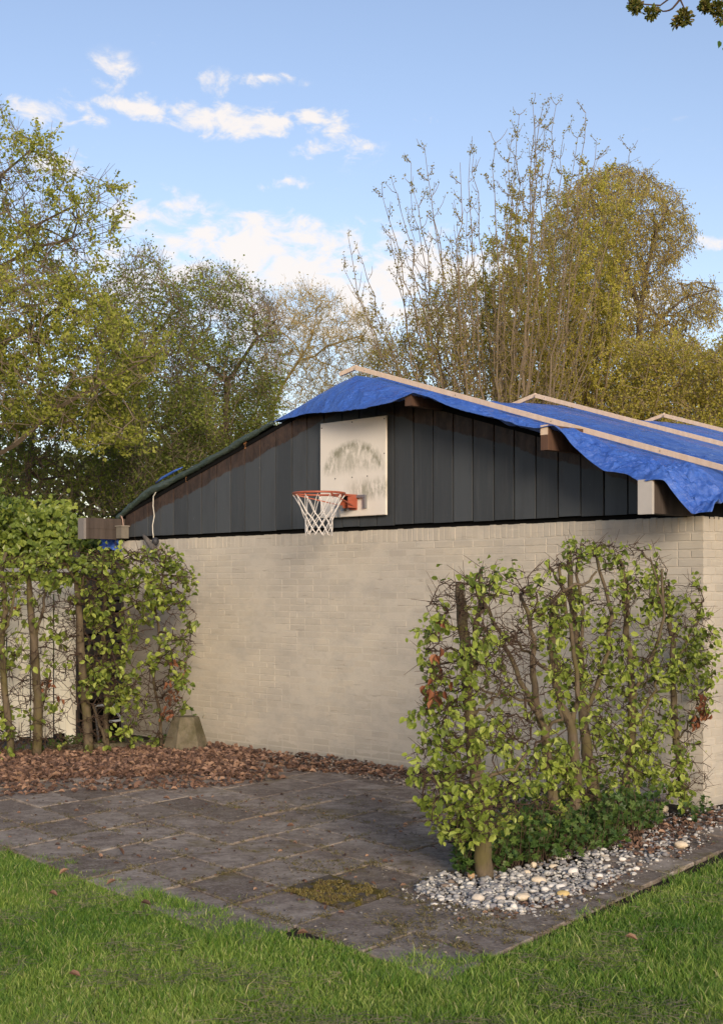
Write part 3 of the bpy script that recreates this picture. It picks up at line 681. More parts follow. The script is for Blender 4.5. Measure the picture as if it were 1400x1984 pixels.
# hanging cord and driftwood
p0 = pw(298, 952, .06); p1 = pw(297, 1046, .06)
cr = []
for f, ds in ((0, -.06), (.03, -.02), (.1, .01), (.3, .02), (.5, .015), (.7, .03), (.85, .01), (1, 0)):
    cr.append(W(p0[0]+(p1[0]-p0[0])*f+ds, .05+.01*sin(f*9), p0[1]+(p1[1]-p0[1])*f+(.02 if f == 0 else 0)))
t = thing('hanging_cord', 'pale cord hanging down the left of the dark gable boards', 'cord', tuple(W(p1[0], .05, p1[1])), ROT)
obj('cord', *tube(cr, .0055, 6), M['cord'], t, smooth=True)
a = pw(278, 1037, .10); b_ = pw(311, 1078, .16)
t = thing('driftwood_stick', 'grey weathered stick hung at the foot of the pale cord', 'stick', tuple(W(b_[0], .15, b_[1])), ROT)
pts = resample([W(a[0], .10, a[1]), W((a[0]+b_[0])/2+.01, .13, (a[1]+b_[1])/2), W(b_[0], .16, b_[1])], 7)
obj('stick', *tube(pts, [.018, .026, .03, .034, .036, .034, .022], 7), bark_mat('driftwood', (.17, .15, .13), (.09, .08, .07), 20), t, smooth=True)
c = pw(301, 1049, .10)
ball = []
for i in range(7):
    th = pi*i/6; ball.append((c[1]+.045*cos(th), .038*sin(th)+.001))
pts = np.array([W(c[0], .10, z) for z, r in ball]); obj('float_ball', *tube(pts, [r for z, r in ball], 10), simple('dark_rubber', (.03, .03, .035), .6), t, smooth=True)

# ---- backboard and hoop
sL, zb = pw(620, 1003, .075); sR, _ = pw(747, 997, .075); zb = 2.224; HB = .873; WB = sL-sR
hoop = thing('basketball_hoop', 'mildewed white basketball backboard with orange rim and white net on the gable', 'basketball hoop', tuple(W(sR, .03, zb)), ROT)
c = .004; s0, s1, z0, z1 = sR, sL, zb, zb+HB
V = [(s, d, z) for d in (.055,) for s, z in ((s0, z0), (s1, z0), (s1, z1), (s0, z1))]+[(s, .071, z) for s, z in ((s0, z0), (s1, z0), (s1, z1), (s0, z1))]+[(s, .075, z) for s, z in ((s0+c, z0+c), (s1-c, z0+c), (s1-c, z1-c), (s0+c, z1-c))]
V = np.array(V); Fc = [(0, 1, 5, 4), (1, 2, 6, 5), (2, 3, 7, 6), (3, 0, 4, 7), (4, 5, 9, 8), (5, 6, 10, 9), (6, 7, 11, 10), (7, 4, 8, 11), (8, 9, 10, 11), (3, 2, 1, 0)]
bb = obj('backboard', W(*V.T), Fc, M['backboard'], hoop)
for (u_, v_) in ((.02, .97), (.5, .975), (.975, .95), (.98, .03), (.02, .62), (.27, .405), (.5, .405), (.76, .405)):
    s = s0+u_*WB; z = z0+v_*HB
    obj('screw', *tube([W(s, .074, z), W(s, .0785, z)], .006, 8), M['screw'], bb)
for z in (zb+.12, zb+.7):
    obj('mounting_batten', *box_w(s0+.03, s1-.03, .027, .0545, z, z+.06), M['beam'], hoop)
sc = (sR+sL)/2-.01; dc = .49; zr = 2.412; R = .228
th = np.linspace(0, 2*pi, 49)[:-1]
ring = np.array([W(sc+R*cos(a), dc+R*sin(a), zr) for a in th]); n = 48
def torus(cen, rad, r, nseg=48, ns=8, ax=1.0):
    V = []; Fc = []
    for i in range(nseg):
        a = 2*pi*i/nseg
        for k in range(ns):
            b = 2*pi*k/ns; rr = rad+r*cos(b); V.append(W(cen[0]+rr*cos(a), cen[1]+rr*sin(a), cen[2]+r*sin(b)))
    for i in range(nseg):
        for k in range(ns): Fc.append((i*ns+k, ((i+1) % nseg)*ns+k, ((i+1) % nseg)*ns+(k+1) % ns, i*ns+(k+1) % ns))
    return np.array(V), Fc
rim = obj('rim', *torus((sc, dc, zr), R, .0095), M['orange'], hoop, smooth=True)
for k in range(12):                                    # net hooks
    a = 2*pi*(k+.5)/12; p = W(sc+R*cos(a), dc+R*sin(a), zr-.008)
    obj('net_hook', *tube([p+np.array([0, 0, .0]), p+np.array([0, 0, -.016]), p+np.array([.008, 0, -.02])], .0028, 5), M['orange'], rim)
sb = sc-.012
parts = [beam(W(sc+.10, dc-.205, zr-.004), W(sb+.035, .10, zr-.012), .014, .014), beam(W(sc-.10, dc-.205, zr-.004), W(sb-.035, .10, zr-.012), .014, .014),
         beam(W(sc+.215, dc+.05, zr-.012), W(sb+.045, .10, zr-.105), .009, .009), beam(W(sc-.215, dc+.05, zr-.012), W(sb-.045, .10, zr-.105), .009, .009)]
obj('brace', *join(parts), M['orange'], hoop)
parts = [box_w(sb-.045, sb+.045, .076, .090, zr-.13, zr+.006), box_w(sb-.06, sb-.046, .09, .20, zr-.115, zr-.0), box_w(sb+.046, sb+.06, .09, .20, zr-.115, zr-.0), box_w(sb-.045, sb+.045, .0905, .21, zr-.006, zr+.006)]
obj('bracket', *join(parts), M['orange'], hoop)
obj('bracket_hood', *box_w(sb-.05, sb+.055, .091, .19, zr-.04, zr-.007), M['black'], hoop)
obj('bracket_bolt', *tube([W(sb, .0905, zr-.09), W(sb, .10, zr-.09)], .012, 6), M['steel'], hoop)
parts = [box_w(sb-.17, sb-.058, .0765, .105, zr-.025, zr+.0), box_w(sb-.17, sb-.14, .0767, .103, zr-.12, zr-.026), box_w(sb+.058, sb+.13, .0765, .105, zr-.055, zr-.03), box_w(sb+.10, sb+.128, .0767, .103, zr-.135, zr-.056), box_w(sb+.0, sb+.09, .2125, .235, zr-.12, zr-.095), box_w(sb+.03, sb+.055, .213, .233, zr-.20, zr-.121)]
obj('steel_angle', *join(parts), M['steel'], hoop)
# net: two families of cords, long loops above, diamonds below
def netR(f): return R*.985-(R*.985-.122)*min(1, f/.62)**.85 if f < .62 else .122-.006*(f-.62)
cords = []; hN = .345
K = 12
for k in range(K):
    a0 = 2*pi*(k+.5)/K
    for sgn in (-1, 1):
        pts = []
        for f in np.linspace(0, 1, 22):
            tw = 0 if f < .02 else (.5*min(f/.42, 1)+max(0, (f-.42)/.145)*.5)
            a = a0+sgn*tw*2*pi/K*1.0
            rr = netR(f)+.002*sgn+.004*sin(k*2.1+f*7); pts.append(W(sc+rr*cos(a), dc+rr*sin(a), zr-.015-hN*f-.006*abs(sin(f*18))*0+.012*sin(k*1.7)*f))
        cords.append(tube(pts, .0032, 4, cap=False))
obj('net', *join(cords), M['net'], hoop)

# ---- tarpaulin
ctl = [(524, 818, .03), (560, 809, .12), (600, 801, .22), (640, 798, .32), (700, 791, .42), (750, 781, .45), (785, 764, .45), (800, 757, .45), (830, 768, .46), (860, 783, .47), (900, 797, .48), (950, 806, .48), (1000, 821, .48),
       (1043, 828, .48), (1070, 822, .48), (1090, 840, .48), (1110, 865, .47), (1140, 892, .47), (1172, 914, .47), (1215, 920, .47), (1238, 934, .50), (1251, 933, .54), (1268, 929, .54), (1285, 931, .53), (1300, 953, .50), (1320, 976, .48), (1343, 998, .46), (1352, 992, .44)]
cs = []; 
for (px, py, d) in ctl:
    s, z = pw(px, py, d); cs.append((s, d, z))
cs = np.array(cs); o_ = np.argsort(cs[:, 0]); cs = cs[o_]
def tarp_base(s, e):
    s = np.asarray(s); z = 3.535-.300*np.abs(s-3.62)-.02*np.exp(-((s-3.62)/.15)**2)
    z = z-.55*np.clip(-s-.05, 0, 1)**1.3
    sag = .10*np.exp(-((e-1.55)/.75)**2)*np.exp(-((s-3.62)/1.1)**2)+.05*np.exp(-((e-4.0)/.8)**2)*np.exp(-((s-3.62)/1.0)**2)
    return z-sag
smin, smax = -.34, cs[-1, 0]
nS, nE = 420, 280
ss = np.linspace(smin, smax, nS)
dE = np.interp(ss, cs[:, 0], cs[:, 1]); zE = np.interp(ss, cs[:, 0], cs[:, 2])
# smooth the edge slightly
kern = np.array([1, 2, 3, 2, 1])/9.; zE2 = np.convolve(np.pad(zE, 2, mode='edge'), kern, 'valid'); dE = np.convolve(np.pad(dE, 2, mode='edge'), kern, 'valid')
ee = np.concatenate([np.linspace(0, 1, 100), 1+np.linspace(0, 1, nE-100+1)[1:]**1.5*1.0])       # 0..1 front flap, 1..2 roof
S_, T_ = np.meshgrid(ss, ee, indexing='ij')
d_turn = -.03
Dm = np.where(T_ <= 1, dE[:, None]+(d_turn-dE[:, None])*T_, d_turn-(T_-1)*8.2)
base = tarp_base(S_, -Dm)
f = np.clip(T_, 0, 1)
prof = (1-f)**1.45
base0 = tarp_base(S_, 0)
Z_ = base*(1-prof)+(zE2[:, None])*prof
pt = np.stack([S_, Dm], -1)
wr = (vnoise(pt*np.array([1, 1]), 2.3, 71)-.5)*.055+(vnoise(pt, 7, 72)-.5)*.028
ridged = 1-np.abs(vnoise(pt*np.array([1.0, 2.6]), 2.2, 75)-.5)*2; wr = wr+(ridged-.8)*.10*np.clip(1-np.abs(Dm)/1.6, .25, 1)
wr2 = (vnoise(pt*np.array([.35, 3.2]), 3.0, 73)-.5)*.05      # long folds down the slope
amp = np.where(Dm > -.02, 1.0, .55)
hold = np.ones_like(S_)
for eb in (.0, 2.586, 4.95): hold = np.minimum(hold, np.clip(np.abs(Dm+eb+.0)/.25, .12, 1))
hold = hold*np.clip((1-np.exp(-((S_-3.62)/.12)**2)), .3, 1)
edge_k = np.clip(T_*6, .25, 1)
cre = (1-np.abs(vnoise(pt*np.array([1.6, 2.2]), 5.5, 79, 2)-.5)*2)**3; Z_ = Z_+(wr*1.35*amp*hold+wr2*1.3*hold+(cre-.5)*.022*np.clip(1.2-np.abs(Dm)/2, .3, 1)*np.clip(hold*2, 0, 1))*edge_k
Dm2 = Dm+np.where(T_ < 1, (vnoise(pt, 5, 74)-.5)*.05*(1-f), 0)
crumple = np.clip((1.0-S_)/1.0, 0, 1)*np.clip(Dm/.4, 0, 1)
Z_ = Z_+crumple*((vnoise(pt, 11, 77)-.5)*.10+(1-np.abs(vnoise(pt, 17, 78, 2)-.5)*2)**3*.06)*np.clip(T_*8, 0, 1)
V = W(S_, Dm2, Z_).reshape(-1, 3)
i = (np.arange(nS-1)[:, None]*nE+np.arange(nE-1)[None])
ok = np.ones_like(i, bool)
# on the left slope the sheet only reaches a little way down behind the front edge
smid = (ss[:-1]+ss[1:])/2
i = i[ok].ravel()
tarp = obj('tarpaulin', V, np.stack([i, i+1, i+nE+1, i+nE], 1), M['tarp'], None, smooth=True)
tag(tarp, 'crumpled blue tarpaulin draped over the garage roof and hanging past the gable', 'tarpaulin')
md = tarp.modifiers.new('thickness', 'SOLIDIFY'); md.thickness = .004
# green sheet along the left rake
gp = [(529, 818), (500, 836), (470, 852), (440, 872), (410, 888), (380, 906), (350, 922), (320, 938), (290, 952), (270, 968), (252, 982), (240, 993), (228, 1004)]
gs = [pw(px, py, .05) for px, py in gp]
rp = resample([W(s, .045, z+.0) for s, z in gs], 90)
k_ = np.linspace(0, 1, 90)
rr = .020+.026*vnoise(np.stack([k_*9, k_*0], 1), 4, 81)+.012*np.exp(-((k_-.72)/.1)**2)-.012*np.exp(-((k_-0)/.1)**2)
t = thing('green_roof_sheet', 'rolled edge of a dark green sheet along the left roof slope', 'roof sheet', tuple(W(7.3, .05, 2.4)), ROT)
obj('rolled_edge', *tube(rp, rr, 9), M['green'], t, smooth=True)
sg = np.linspace(7.45, 4.75, 30); Eg = np.linspace(-.04, 6, 24); SS, EE = np.meshgrid(sg, Eg, indexing='ij')
zz = 3.475-.292*np.abs(SS-3.62)+.02*(vnoise(np.stack([SS, EE], -1), 3, 83))
i = (np.arange(29)[:, None]*24+np.arange(23)[None]).ravel()
obj('sheet', W(SS, -EE, zz).reshape(-1, 3), np.stack([i, i+24, i+25, i+1], 1), M['green'], t, smooth=True)
s, z = pw(330, 925, .0)
obj('blue_patch', *tube([W(s+.22, .03, z-.05), W(s+.1, .03, z-.0), W(s-.1, .03, z+.055), W(s-.25, .03, z+.09)], [.006, .014, .013, .005], 8), M['tarp'], t, smooth=True)
# blue bundle under the left beam
t = thing('tarpaulin_bundle', 'dark blue tarpaulin end tucked below the left beam', 'tarpaulin', tuple(W(LEN+.2, .1, 2.0)), ROT)
V = []; nn = 14
s0_, z0_ = pw(235, 1046, .05); s1_, z1_ = pw(188, 1066, .05)
for i_ in range(nn):
    for j_ in range(10):
        u_ = i_/(nn-1); v_ = j_/9; V.append(W(s0_+(s1_-s0_)*u_+.03, .0+.05*sin(u_*17+v_*2)+.03*sin(v_*5+u_*4), 2.14+(z1_-2.14)*v_*(1+.15*sin(u_*9))))
i = (np.arange(nn-1)[:, None]*10+np.arange(9)[None]).ravel(); o = obj('tarp_fold', np.array(V), np.stack([i, i+1, i+11, i+10], 1), M['tarp'], t, smooth=True)
o.modifiers.new('thickness', 'SOLIDIFY').thickness = .01

# ---- battens holding the tarpaulin
bl = ['long pale pine batten nearest the gable, running from ridge to eave over the blue tarpaulin', 'second pale pine batten from the gable, lying down the blue tarpaulin slope', 'pale pine batten at the far right of the blue tarpaulin, third from the gable', 'pine batten farthest from the gable on the blue tarpaulin']
for k, e in enumerate((0.0, 2.586, 4.95, 7.3)):
    dd = -e
    root = thing('roof_batten', bl[k], 'batten', tuple(W(3.6, dd, 3.6)), ROT, 'pine battens nailed over the tarpaulin')
    a = W(3.60, dd, 3.575); m_ = W(1.6, dd-.0, 2.975+.0); b_ = W(-.45, dd+.0, 2.345)
    a_ = np.array(a); V, Fc = beam(a, b_, .024, .043, up=(0, 0, 1), bev=.002); obj('batten', V, Fc, M['batten'], root)
    V, Fc = beam(W(3.62, dd-.03, 3.588), W(4.00 if k else 3.84, dd-.03, 3.60-.30*(.34 if k else .18)), .026, .040, bev=.002); obj('left_batten', V, Fc, M['batten'], root)
    for f_ in (.03, .3, .55, .8):
        q = a_*(1-f_)+np.array(b_)*f_; obj('screw', *tube([q+N*.0124, q+N*.0150], .004, 6), M['screw'], root)

# ================================================================== LEFT SIDE: fence, gate, kerb
# pale board fence
fa, fb = G(-260, 1475), G(150, 1443)
fd = fb-fa; fl = np.linalg.norm(fd); fd /= fl; fn = np.array([fd[1], -fd[0], 0])
fr = math.atan2(fd[1], fd[0])
fen = thing('board_fence', 'cream painted vertical board fence behind the left hedge', 'fence', tuple(fa), fr)
nbd = int(fl/.125); topz = P(75, 1128, 13.8)[2]
def obox(o_, u, v, w, x0, x1, y0, y1, z0, z1):
    return np.array([o_+u*x+v*y+w*z for x in (x0, x1) for y in (y0, y1) for z in (z0, z1)]), BOXF
Zu = np.array([0, 0, 1.])
for k in range(nbd):
    x0 = k*.125; short = (k % 7 == 3)
    obj('fence_board', *obox(fa, fd, fn, Zu, x0, x0+.112, -.012+.02*(k % 2), .008+.02*(k % 2), .10+random.uniform(-.03, .03), topz+random.uniform(-.01, .01)), M['fence'], fen)
for z in (.35, 1.1, topz-.12): obj('rail', *obox(fa, fd, fn, Zu, 0, fl, -.06, -.013, z, z+.07), M['fence'], fen)
for x in (0.1, fl*.5, fl-.05): obj('post', *obox(fa, fd, fn, Zu, x-.04, x+.04, -.14, -.0605, -.03, topz+.02), M['fence'], fen)
obj('cap_rail', *obox(fa, fd, fn, Zu, -.02, fl+.35, -.05, .04, topz+.10, topz+.135), simple('cap_rail', (.30, .29, .27), .6), fen)
# dark slatted panel between fence and garage
ga, gbp = G(152, 1442), W(LEN+.03, -.1, 0)
gd = gbp-ga; gl = np.linalg.norm(gd); gd /= gl; gn = np.array([gd[1], -gd[0], 0])
gate = thing('slatted_screen', 'charcoal horizontal slat screen between the cream fence and the garage', 'screen', tuple(ga), math.atan2(gd[1], gd[0]))
for k in range(13):
    z = .42+k*.115; obj('slat', *obox(ga, gd, gn, Zu, .02, gl-.02, -.01, .012, z, z+.092), M['darkslat'], gate)
for x in (0, gl-.06): obj('post', *obox(ga, gd, gn, Zu, x, x+.06, -.07, -.0105, -.03, 1.95), M['darkslat'], gate)
obj('backing', *obox(ga, gd, gn, Zu, -.1, gl, -.16, -.09, -.03, 1.80), M['black'], gate)
# small white metal frame leaning at the foot of the screen
fr0 = thing('metal_frame', 'white metal folding frame leaning at the foot of the dark slat screen', 'metal frame', tuple(ga+gd*.5), 0)
Yf = 14.05; pA, pB, pC, pD = P(184, 1367, Yf), P(235, 1365, Yf), P(212, 1398, Yf), P(237, 1396, Yf); pE = P(219, 1368, Yf)
for a, b_ in ((pA, pB), (pC, pD), (pE, pD+np.array([0, -.01, 0]))): obj('bar', *tube([a, b_], .013, 6), simple('white_bar', (.55, .58, .62), .4), fr0)
for a in (pA, pD): obj('leg', *tube([a, np.array([a[0]+.02, a[1]+.1, .0])], .012, 6), M['steel'], fr0)
# concrete kerb and truncated concrete block
ka, kb = G(128, 1462), G(332, 1446)
kd = kb-ka; kl = np.linalg.norm(kd); kd /= kl; kn = np.array([kd[1], -kd[0], 0])
kroot = thing('edging_kerb', 'low worn concrete edging at the foot of the left hedge', 'kerb', tuple(ka), 0)
nk = 3
for k in range(nk):
    V, Fc = obox(ka, kd, kn, Zu, k*kl/nk+.004, (k+1)*kl/nk-.004, -.05, .05, -.03, .085-.006*k); V[:, 2] += 0; obj('kerb_stone', V, Fc, M['kerb'], kroot)
pc = G(360, 1455); hb = .335
pot = thing('concrete_block', 'mossy truncated concrete block standing where the hedge meets the brick wall', 'concrete block', tuple(pc), .2)
rings = []
for (r, z) in ((.225, -.01), (.222, .03), (.130, hb-.012), (.120, hb), (.05, hb+.001)):
    rings.append([(r*cos(2*pi*k/6+.2), r*sin(2*pi*k/6+.2)*1.0, z) for k in range(6)])
V = np.array(rings).reshape(-1, 3)+pc; Fc = [(r*6+k, r*6+(k+1) % 6, (r+1)*6+(k+1) % 6, (r+1)*6+k) for r in range(4) for k in range(6)]+[tuple(range(24, 30))]
obj('block', V, Fc, M['concrete'], pot)

# ================================================================== HEDGES
def hedge_plant(label, trunk_pts, rads, extra, pts, nleaf, Ls, group, mask=None, ndead=0, deadmask=None, twig=.10, ntw=2, leafparts=0, tip=.0022, cat='hedge plant', shape='hex'):
    t = thing('hornbeam', label, cat, tuple(trunk_pts[0]), 0, group)
    tp = resample(trunk_pts, 26); rd = np.interp(np.linspace(0, 1, 26), np.linspace(0, 1, len(rads)), rads)
    rd = rd*(1+.10*(vnoise(tp, 9, 91)-.5)*2); tp[1:-1] += rng.normal(size=(24, 3))*.004
    obj('trunk', *tube(tp, rd, 10), M['bark'], t, smooth=True)
    seeds = [tp]; spar = list(range(-1, 25)); n0 = 26
    for (bp, br) in extra:
        b = resample(bp, 12); b[1:-1] += rng.normal(size=(10, 3))*.006; obj('limb', *tube(b, np.linspace(br, br*.55, 12), 8), M['bark'], t, smooth=True)
        seeds.append(b); spar += [0]+list(range(n0, n0+11)); n0 += 12
    sp = np.concatenate(seeds)
    allP, par, order = dendrite(sp, np.array(spar), pts, .25)
    r, nch = radii(par, order, tip, 2.6); r = np.minimum(r, .012)
    idx = np.arange(len(sp), len(allP))
    # kinked twigs: a mid point on each edge
    A, B = allP[par[idx]], allP[idx]; mid = (A+B)/2+rng.normal(size=A.shape)*np.linalg.norm(B-A, axis=1, keepdims=True)*.10
    ra, rb = np.minimum(r[par[idx]], r[idx]*1.3), r[idx]
    base = np.repeat(idx, ntw); dv = unit(allP[base]-allP[par[base]])
    td = unit(dv*.5+rand_dirs(len(base))); T0 = allP[base]+(allP[par[base]]-allP[base])*(rng.random(len(base))*.7)[:, None]; T1 = T0+td*(twig*(.3+.9*rng.random(len(base))))[:, None]
    V, Fc = edges_mesh(np.concatenate([A, mid, T0]), np.concatenate([mid, B, T1]), np.r_[ra, (ra+rb)/2, np.full(len(base), tip*.8)], np.r_[(ra+rb)/2, rb, np.full(len(base), tip*.4)], 4)
    obj('twigs', V, Fc, M['twig'], t)
    S0 = np.concatenate([mid, T0, T0]); S1 = np.concatenate([B, T1, T1])
    def place(n, mk, sp_=.012):
        cl = 4; k = rng.integers(0, len(S0), n*2); f_ = rng.random(len(k))[:, None]; c = S0[k]*(1-f_)+S1[k]*f_
        if mk is not None: m = mk(c); c = c[m]; k = k[m]
        c = c[:n//cl]; k = k[:n//cl]; c = np.repeat(c, cl, 0); k = np.repeat(k, cl); c = c+rng.normal(size=c.shape)*(sp_+.012)
        td_ = unit(rand_dirs(len(c))*.8+unit(S1[k]-S0[k])*.5+np.array([0, -.25, -.55])); nr = unit(rand_dirs(len(c))*.8+np.array([0, -.9, .5]))
        return c, td_, nr
    c, td_, nr = place(nleaf, mask); L = Ls[0]+(Ls[1]-Ls[0])*rng.random(len(c)); rn = np.clip(vnoise(c, 4, 15)*1.5-.25+rng.normal(size=len(c))*.2, 0, 1)
    o_ = np.argsort(-L*F/c[:, 1]); npart = min(leafparts, len(c)); big = o_[:npart]; rest = o_[npart:]
    if len(rest): leaf_obj('foliage', c[rest], td_[rest], nr[rest], L[rest], M['hedge_leaf'], t, .68, shape, rn[rest], kind='stuff')
    for j in big:
        V, Fc, k = leaves(np.zeros((1, 3)), td_[j:j+1], nr[j:j+1], L[j], .68, 'hex'); lo = bpy.data.objects.new('leaf', mesh('leaf', V, Fc, M['hedge_leaf'], np.full(k, rn[j]*.5)))
        COL.objects.link(lo); lo.parent = t; lo.location = tuple(c[j]-np.array(t.location))
    if ndead:
        c, td_, nr = place(ndead, deadmask); td_ = unit(td_+np.array([0, 0, -.8]))
        if len(c): leaf_obj('dead_leaves', c, td_, nr, .045+.02*rng.random(len(c)), M['dead_leaf'], t, .5, 'hex', fold=.35, kind='stuff')
    return t
def c5(x, y): return 760+x/2.1875, 1020+y/2.1875
def T5(lst, Y0, Y1=None):
    Y1 = Y1 or Y0; n = len(lst); return np.array([P(*c5(x, y), Y0+(Y1-Y0)*i/(n-1)) for i, (x, y) in enumerate(lst)])
def hedgeY(px): return np.interp(px, [780, 940, 1075, 1160, 1325, 1400], [7.35, 7.52, 8.5, 9.1, 9.85, 9.95])
hp = np.array([(822, 1160), (858, 1122), (900, 1105), (960, 1095), (1010, 1105), (1050, 1085), (1110, 1045), (1180, 1050), (1240, 1045), (1285, 1070), (1300, 1130), (1350, 1125), (1372, 1180), (1385, 1230), (1383, 1320), (1370, 1400), (1380, 1530), (1340, 1560), (1240, 1540), (1100, 1580), (1000, 1610), (920, 1640), (870, 1630), (822, 1585), (800, 1500), (812, 1400), (824, 1320), (812, 1260)], float)
q = sample_poly(hp, 3300)
# thin out the open places
op = vnoise(q/np.array([60., 60.]), 1.0, 95); q = q[(rng.random(len(q)) < np.clip(op*2.4-.6, .12, 1))]
YY = hedgeY(q[:, 0])+rng.normal(size=len(q))*.16-.10
hpts = np.stack([(q[:, 0]-700)/F*YY, YY, CH-(q[:, 1]-HOR)/F*YY], 1)
hcx = np.array([905, 1040, 1085, 1150, 1222, 1320.])
own = np.argmin(np.abs(q[:, :1]+rng.normal(size=(len(q), 1))*16-hcx[None]), 1)
def hmask(c):
    px = 700+F*c[:, 0]/c[:, 1]; py = HOR-F*(c[:, 2]-CH)/c[:, 1]
    d = .30+.0*py+np.clip((py-1120)/240, 0, 1)*.35
    n = vnoise(np.stack([px/45, py/45], 1), 1.0, 97); edgeL = np.clip((880-px)/60, 0, 1)*.10+np.clip((px-1290)/60, 0, 1)*.25*(py < 1340)
    hole = np.exp(-(((px-990)/55)**2+((py-1230)/90)**2))+.8*np.exp(-(((px-1010)/40)**2+((py-1400)/50)**2))+np.exp(-(((px-1130)/70)**2+((py-1110)/45)**2))*.5+1.2*np.exp(-(((px-1340)/35)**2+((py-1450)/110)**2))+.7*np.exp(-(((px-870)/30)**2+((py-1290)/60)**2))
    return rng.random(len(c)) < np.clip((n-.42)*3.2+d+edgeL-hole*.8, .02, 1)
def dmask(c):
    px = 700+F*c[:, 0]/c[:, 1]; py = HOR-F*(c[:, 2]-CH)/c[:, 1]
    g = np.zeros(len(c))
    for (a, b_, w, h) in ((862, 1195, 22, 12), (868, 1285, 26, 16), (835, 1335, 22, 10), (970, 1165, 22, 10), (1365, 1385, 18, 40), (1355, 1495, 20, 8), (1080, 1207, 14, 8), (1010, 1630, 40, 30), (1210, 1475, 12, 8)):
        g = np.maximum(g, np.exp(-(((px-a)/w)**2+((py-b_)/h)**2)))
    return rng.random(len(c)) < g**1.2
tr = [
 (T5([(395, 1508), (385, 1400), (368, 1250), (355, 1100), (335, 900), (318, 700), (305, 500), (290, 350), (287, 238)], 7.52, 7.62), [.050, .046, .042, .040, .036, .034, .031, .030, .027],
  [(T5([(340, 620), (345, 520), (358, 380), (372, 280), (376, 178)], 7.58), .020), (T5([(340, 800), (400, 760), (450, 700), (455, 650)], 7.6), .010), (T5([(362, 1080), (440, 1050), (520, 1030), (570, 960)], 7.6), .012), (T5([(358, 1180), (260, 1190), (180, 1200)], 7.45), .008)]),
 (T5([(690, 1260), (685, 1180), (672, 1080), (655, 960), (648, 870), (612, 770), (600, 640), (598, 480), (575, 370), (540, 285)], 8.35, 8.3), [.034, .032, .029, .027, .026, .021, .018, .016, .014, .011],
  [(T5([(640, 850), (590, 745), (540, 660), (500, 540), (440, 420), (385, 320)], 8.3), .018), (T5([(648, 880), (680, 830), (720, 820), (700, 740)], 8.35), .013), (T5([(585, 740), (500, 720), (420, 700), (350, 680)], 8.25), .010)]),
 (T5([(778, 1320), (776, 1200), (778, 1080), (768, 930), (755, 840), (715, 770), (690, 640), (672, 520), (678, 420), (682, 305)], 8.6, 8.5), [.042, .038, .036, .033, .031, .029, .027, .027, .027, .026],
  [(T5([(680, 330), (710, 280), (760, 250), (830, 240), (865, 190)], 8.5), .012), (T5([(690, 660), (610, 560), (540, 510), (470, 440)], 8.45), .012), (T5([(760, 860), (790, 700), (760, 500), (730, 330), (705, 170)], 8.55), .018)]),
 (T5([(872, 1230), (850, 1130), (835, 1010), (815, 880), (800, 720), (795, 560), (770, 400), (755, 260), (748, 105)], 9.0, 9.0), [.048, .042, .036, .031, .028, .025, .022, .019, .016],
  [(T5([(800, 600), (800, 440), (810, 330), (780, 200), (800, 70)], 8.95), .014), (T5([(812, 820), (880, 640), (920, 500), (925, 340), (880, 200), (865, 130)], 9.0), .018), (T5([(755, 300), (700, 230), (655, 150)], 9.0), .013)]),
 (T5([(970, 1200), (985, 1100), (1008, 1000), (1012, 860), (1018, 720), (1008, 580), (990, 420), (985, 300), (972, 150)], 9.4, 9.3), [.036, .033, .031, .028, .026, .023, .021, .019, .017],
  [(T5([(1000, 380), (1000, 250), (960, 140)], 9.3), .014), (T5([(1010, 860), (1060, 780), (1110, 700), (1125, 620)], 9.35), .012), (T5([(1150, 350), (1125, 250), (1100, 150), (1060, 115)], 9.3), .010), (T5([(1020, 700), (1100, 560), (1150, 380), (1140, 180)], 9.3), .014)]),
 (T5([(1238, 1215), (1228, 1080), (1212, 960), (1195, 820), (1188, 680), (1190, 540), (1175, 420), (1165, 270)], 9.85, 9.8), [.030, .028, .026, .024, .022, .020, .017, .013],
  [(T5([(1210, 900), (1260, 840), (1300, 760)], 9.8), .008), (T5([(1190, 600), (1250, 480), (1300, 380)], 9.8), .010), (T5([(1200, 900), (1140, 860), (1080, 870)], 9.8), .008)]),
]
hl = ['thick bare-footed hornbeam at the leafy left end of the right hedge', 'thin forked hornbeam second from the left in the right hedge, its stem curving left', 'hornbeam ending in a pale fresh saw cut amid the right hedge', 'many-stemmed hornbeam with tall cut tops rising above the right hedge', 'slanting hornbeam stem second from the garage corner in the right hedge', 'slim hornbeam beside the garage corner with rusty dead leaves at its right']
nl = [1350, 600, 760, 720, 900, 1150]
for k, (tp, rd, ex) in enumerate(tr):
    sel = hpts[own == k]
    hedge_plant(hl[k], tp, rd, ex, sel, nl[k], (.024, .058), 'hornbeams of the right-hand hedge', hmask, [60, 12, 25, 15, 20, 90][k], dmask, .12, 2, leafparts=[110, 70, 90, 60, 60, 60][k])
# ---- left hedge
lp = np.array([(-60, 1085), (40, 1070), (130, 1060), (200, 1068), (260, 1060), (320, 1062), (352, 1080), (372, 1110), (368, 1150), (385, 1190), (378, 1260), (378, 1300), (350, 1330), (362, 1370), (335, 1400), (345, 1440), (-60, 1462)], float)
q = sample_poly(lp, 2500); op = vnoise(q/45., 1.0, 96); q = q[(rng.random(len(q)) < np.clip(op*2.2-.4+(q[:, 1] < 1130)*.4, .2, 1))]
YY = np.interp(q[:, 0], [-60, 60, 165, 380], [12.7, 12.9, 13.1, 13.6])+rng.normal(size=len(q))*.18
lpts = np.stack([(q[:, 0]-700)/F*YY, YY, CH-(q[:, 1]-HOR)/F*YY], 1)
lcx = np.array([-40, 15, 65, 165, 245, 320.]); own = np.argmin(np.abs(q[:, :1]+rng.normal(size=(len(q), 1))*14-lcx[None]), 1)
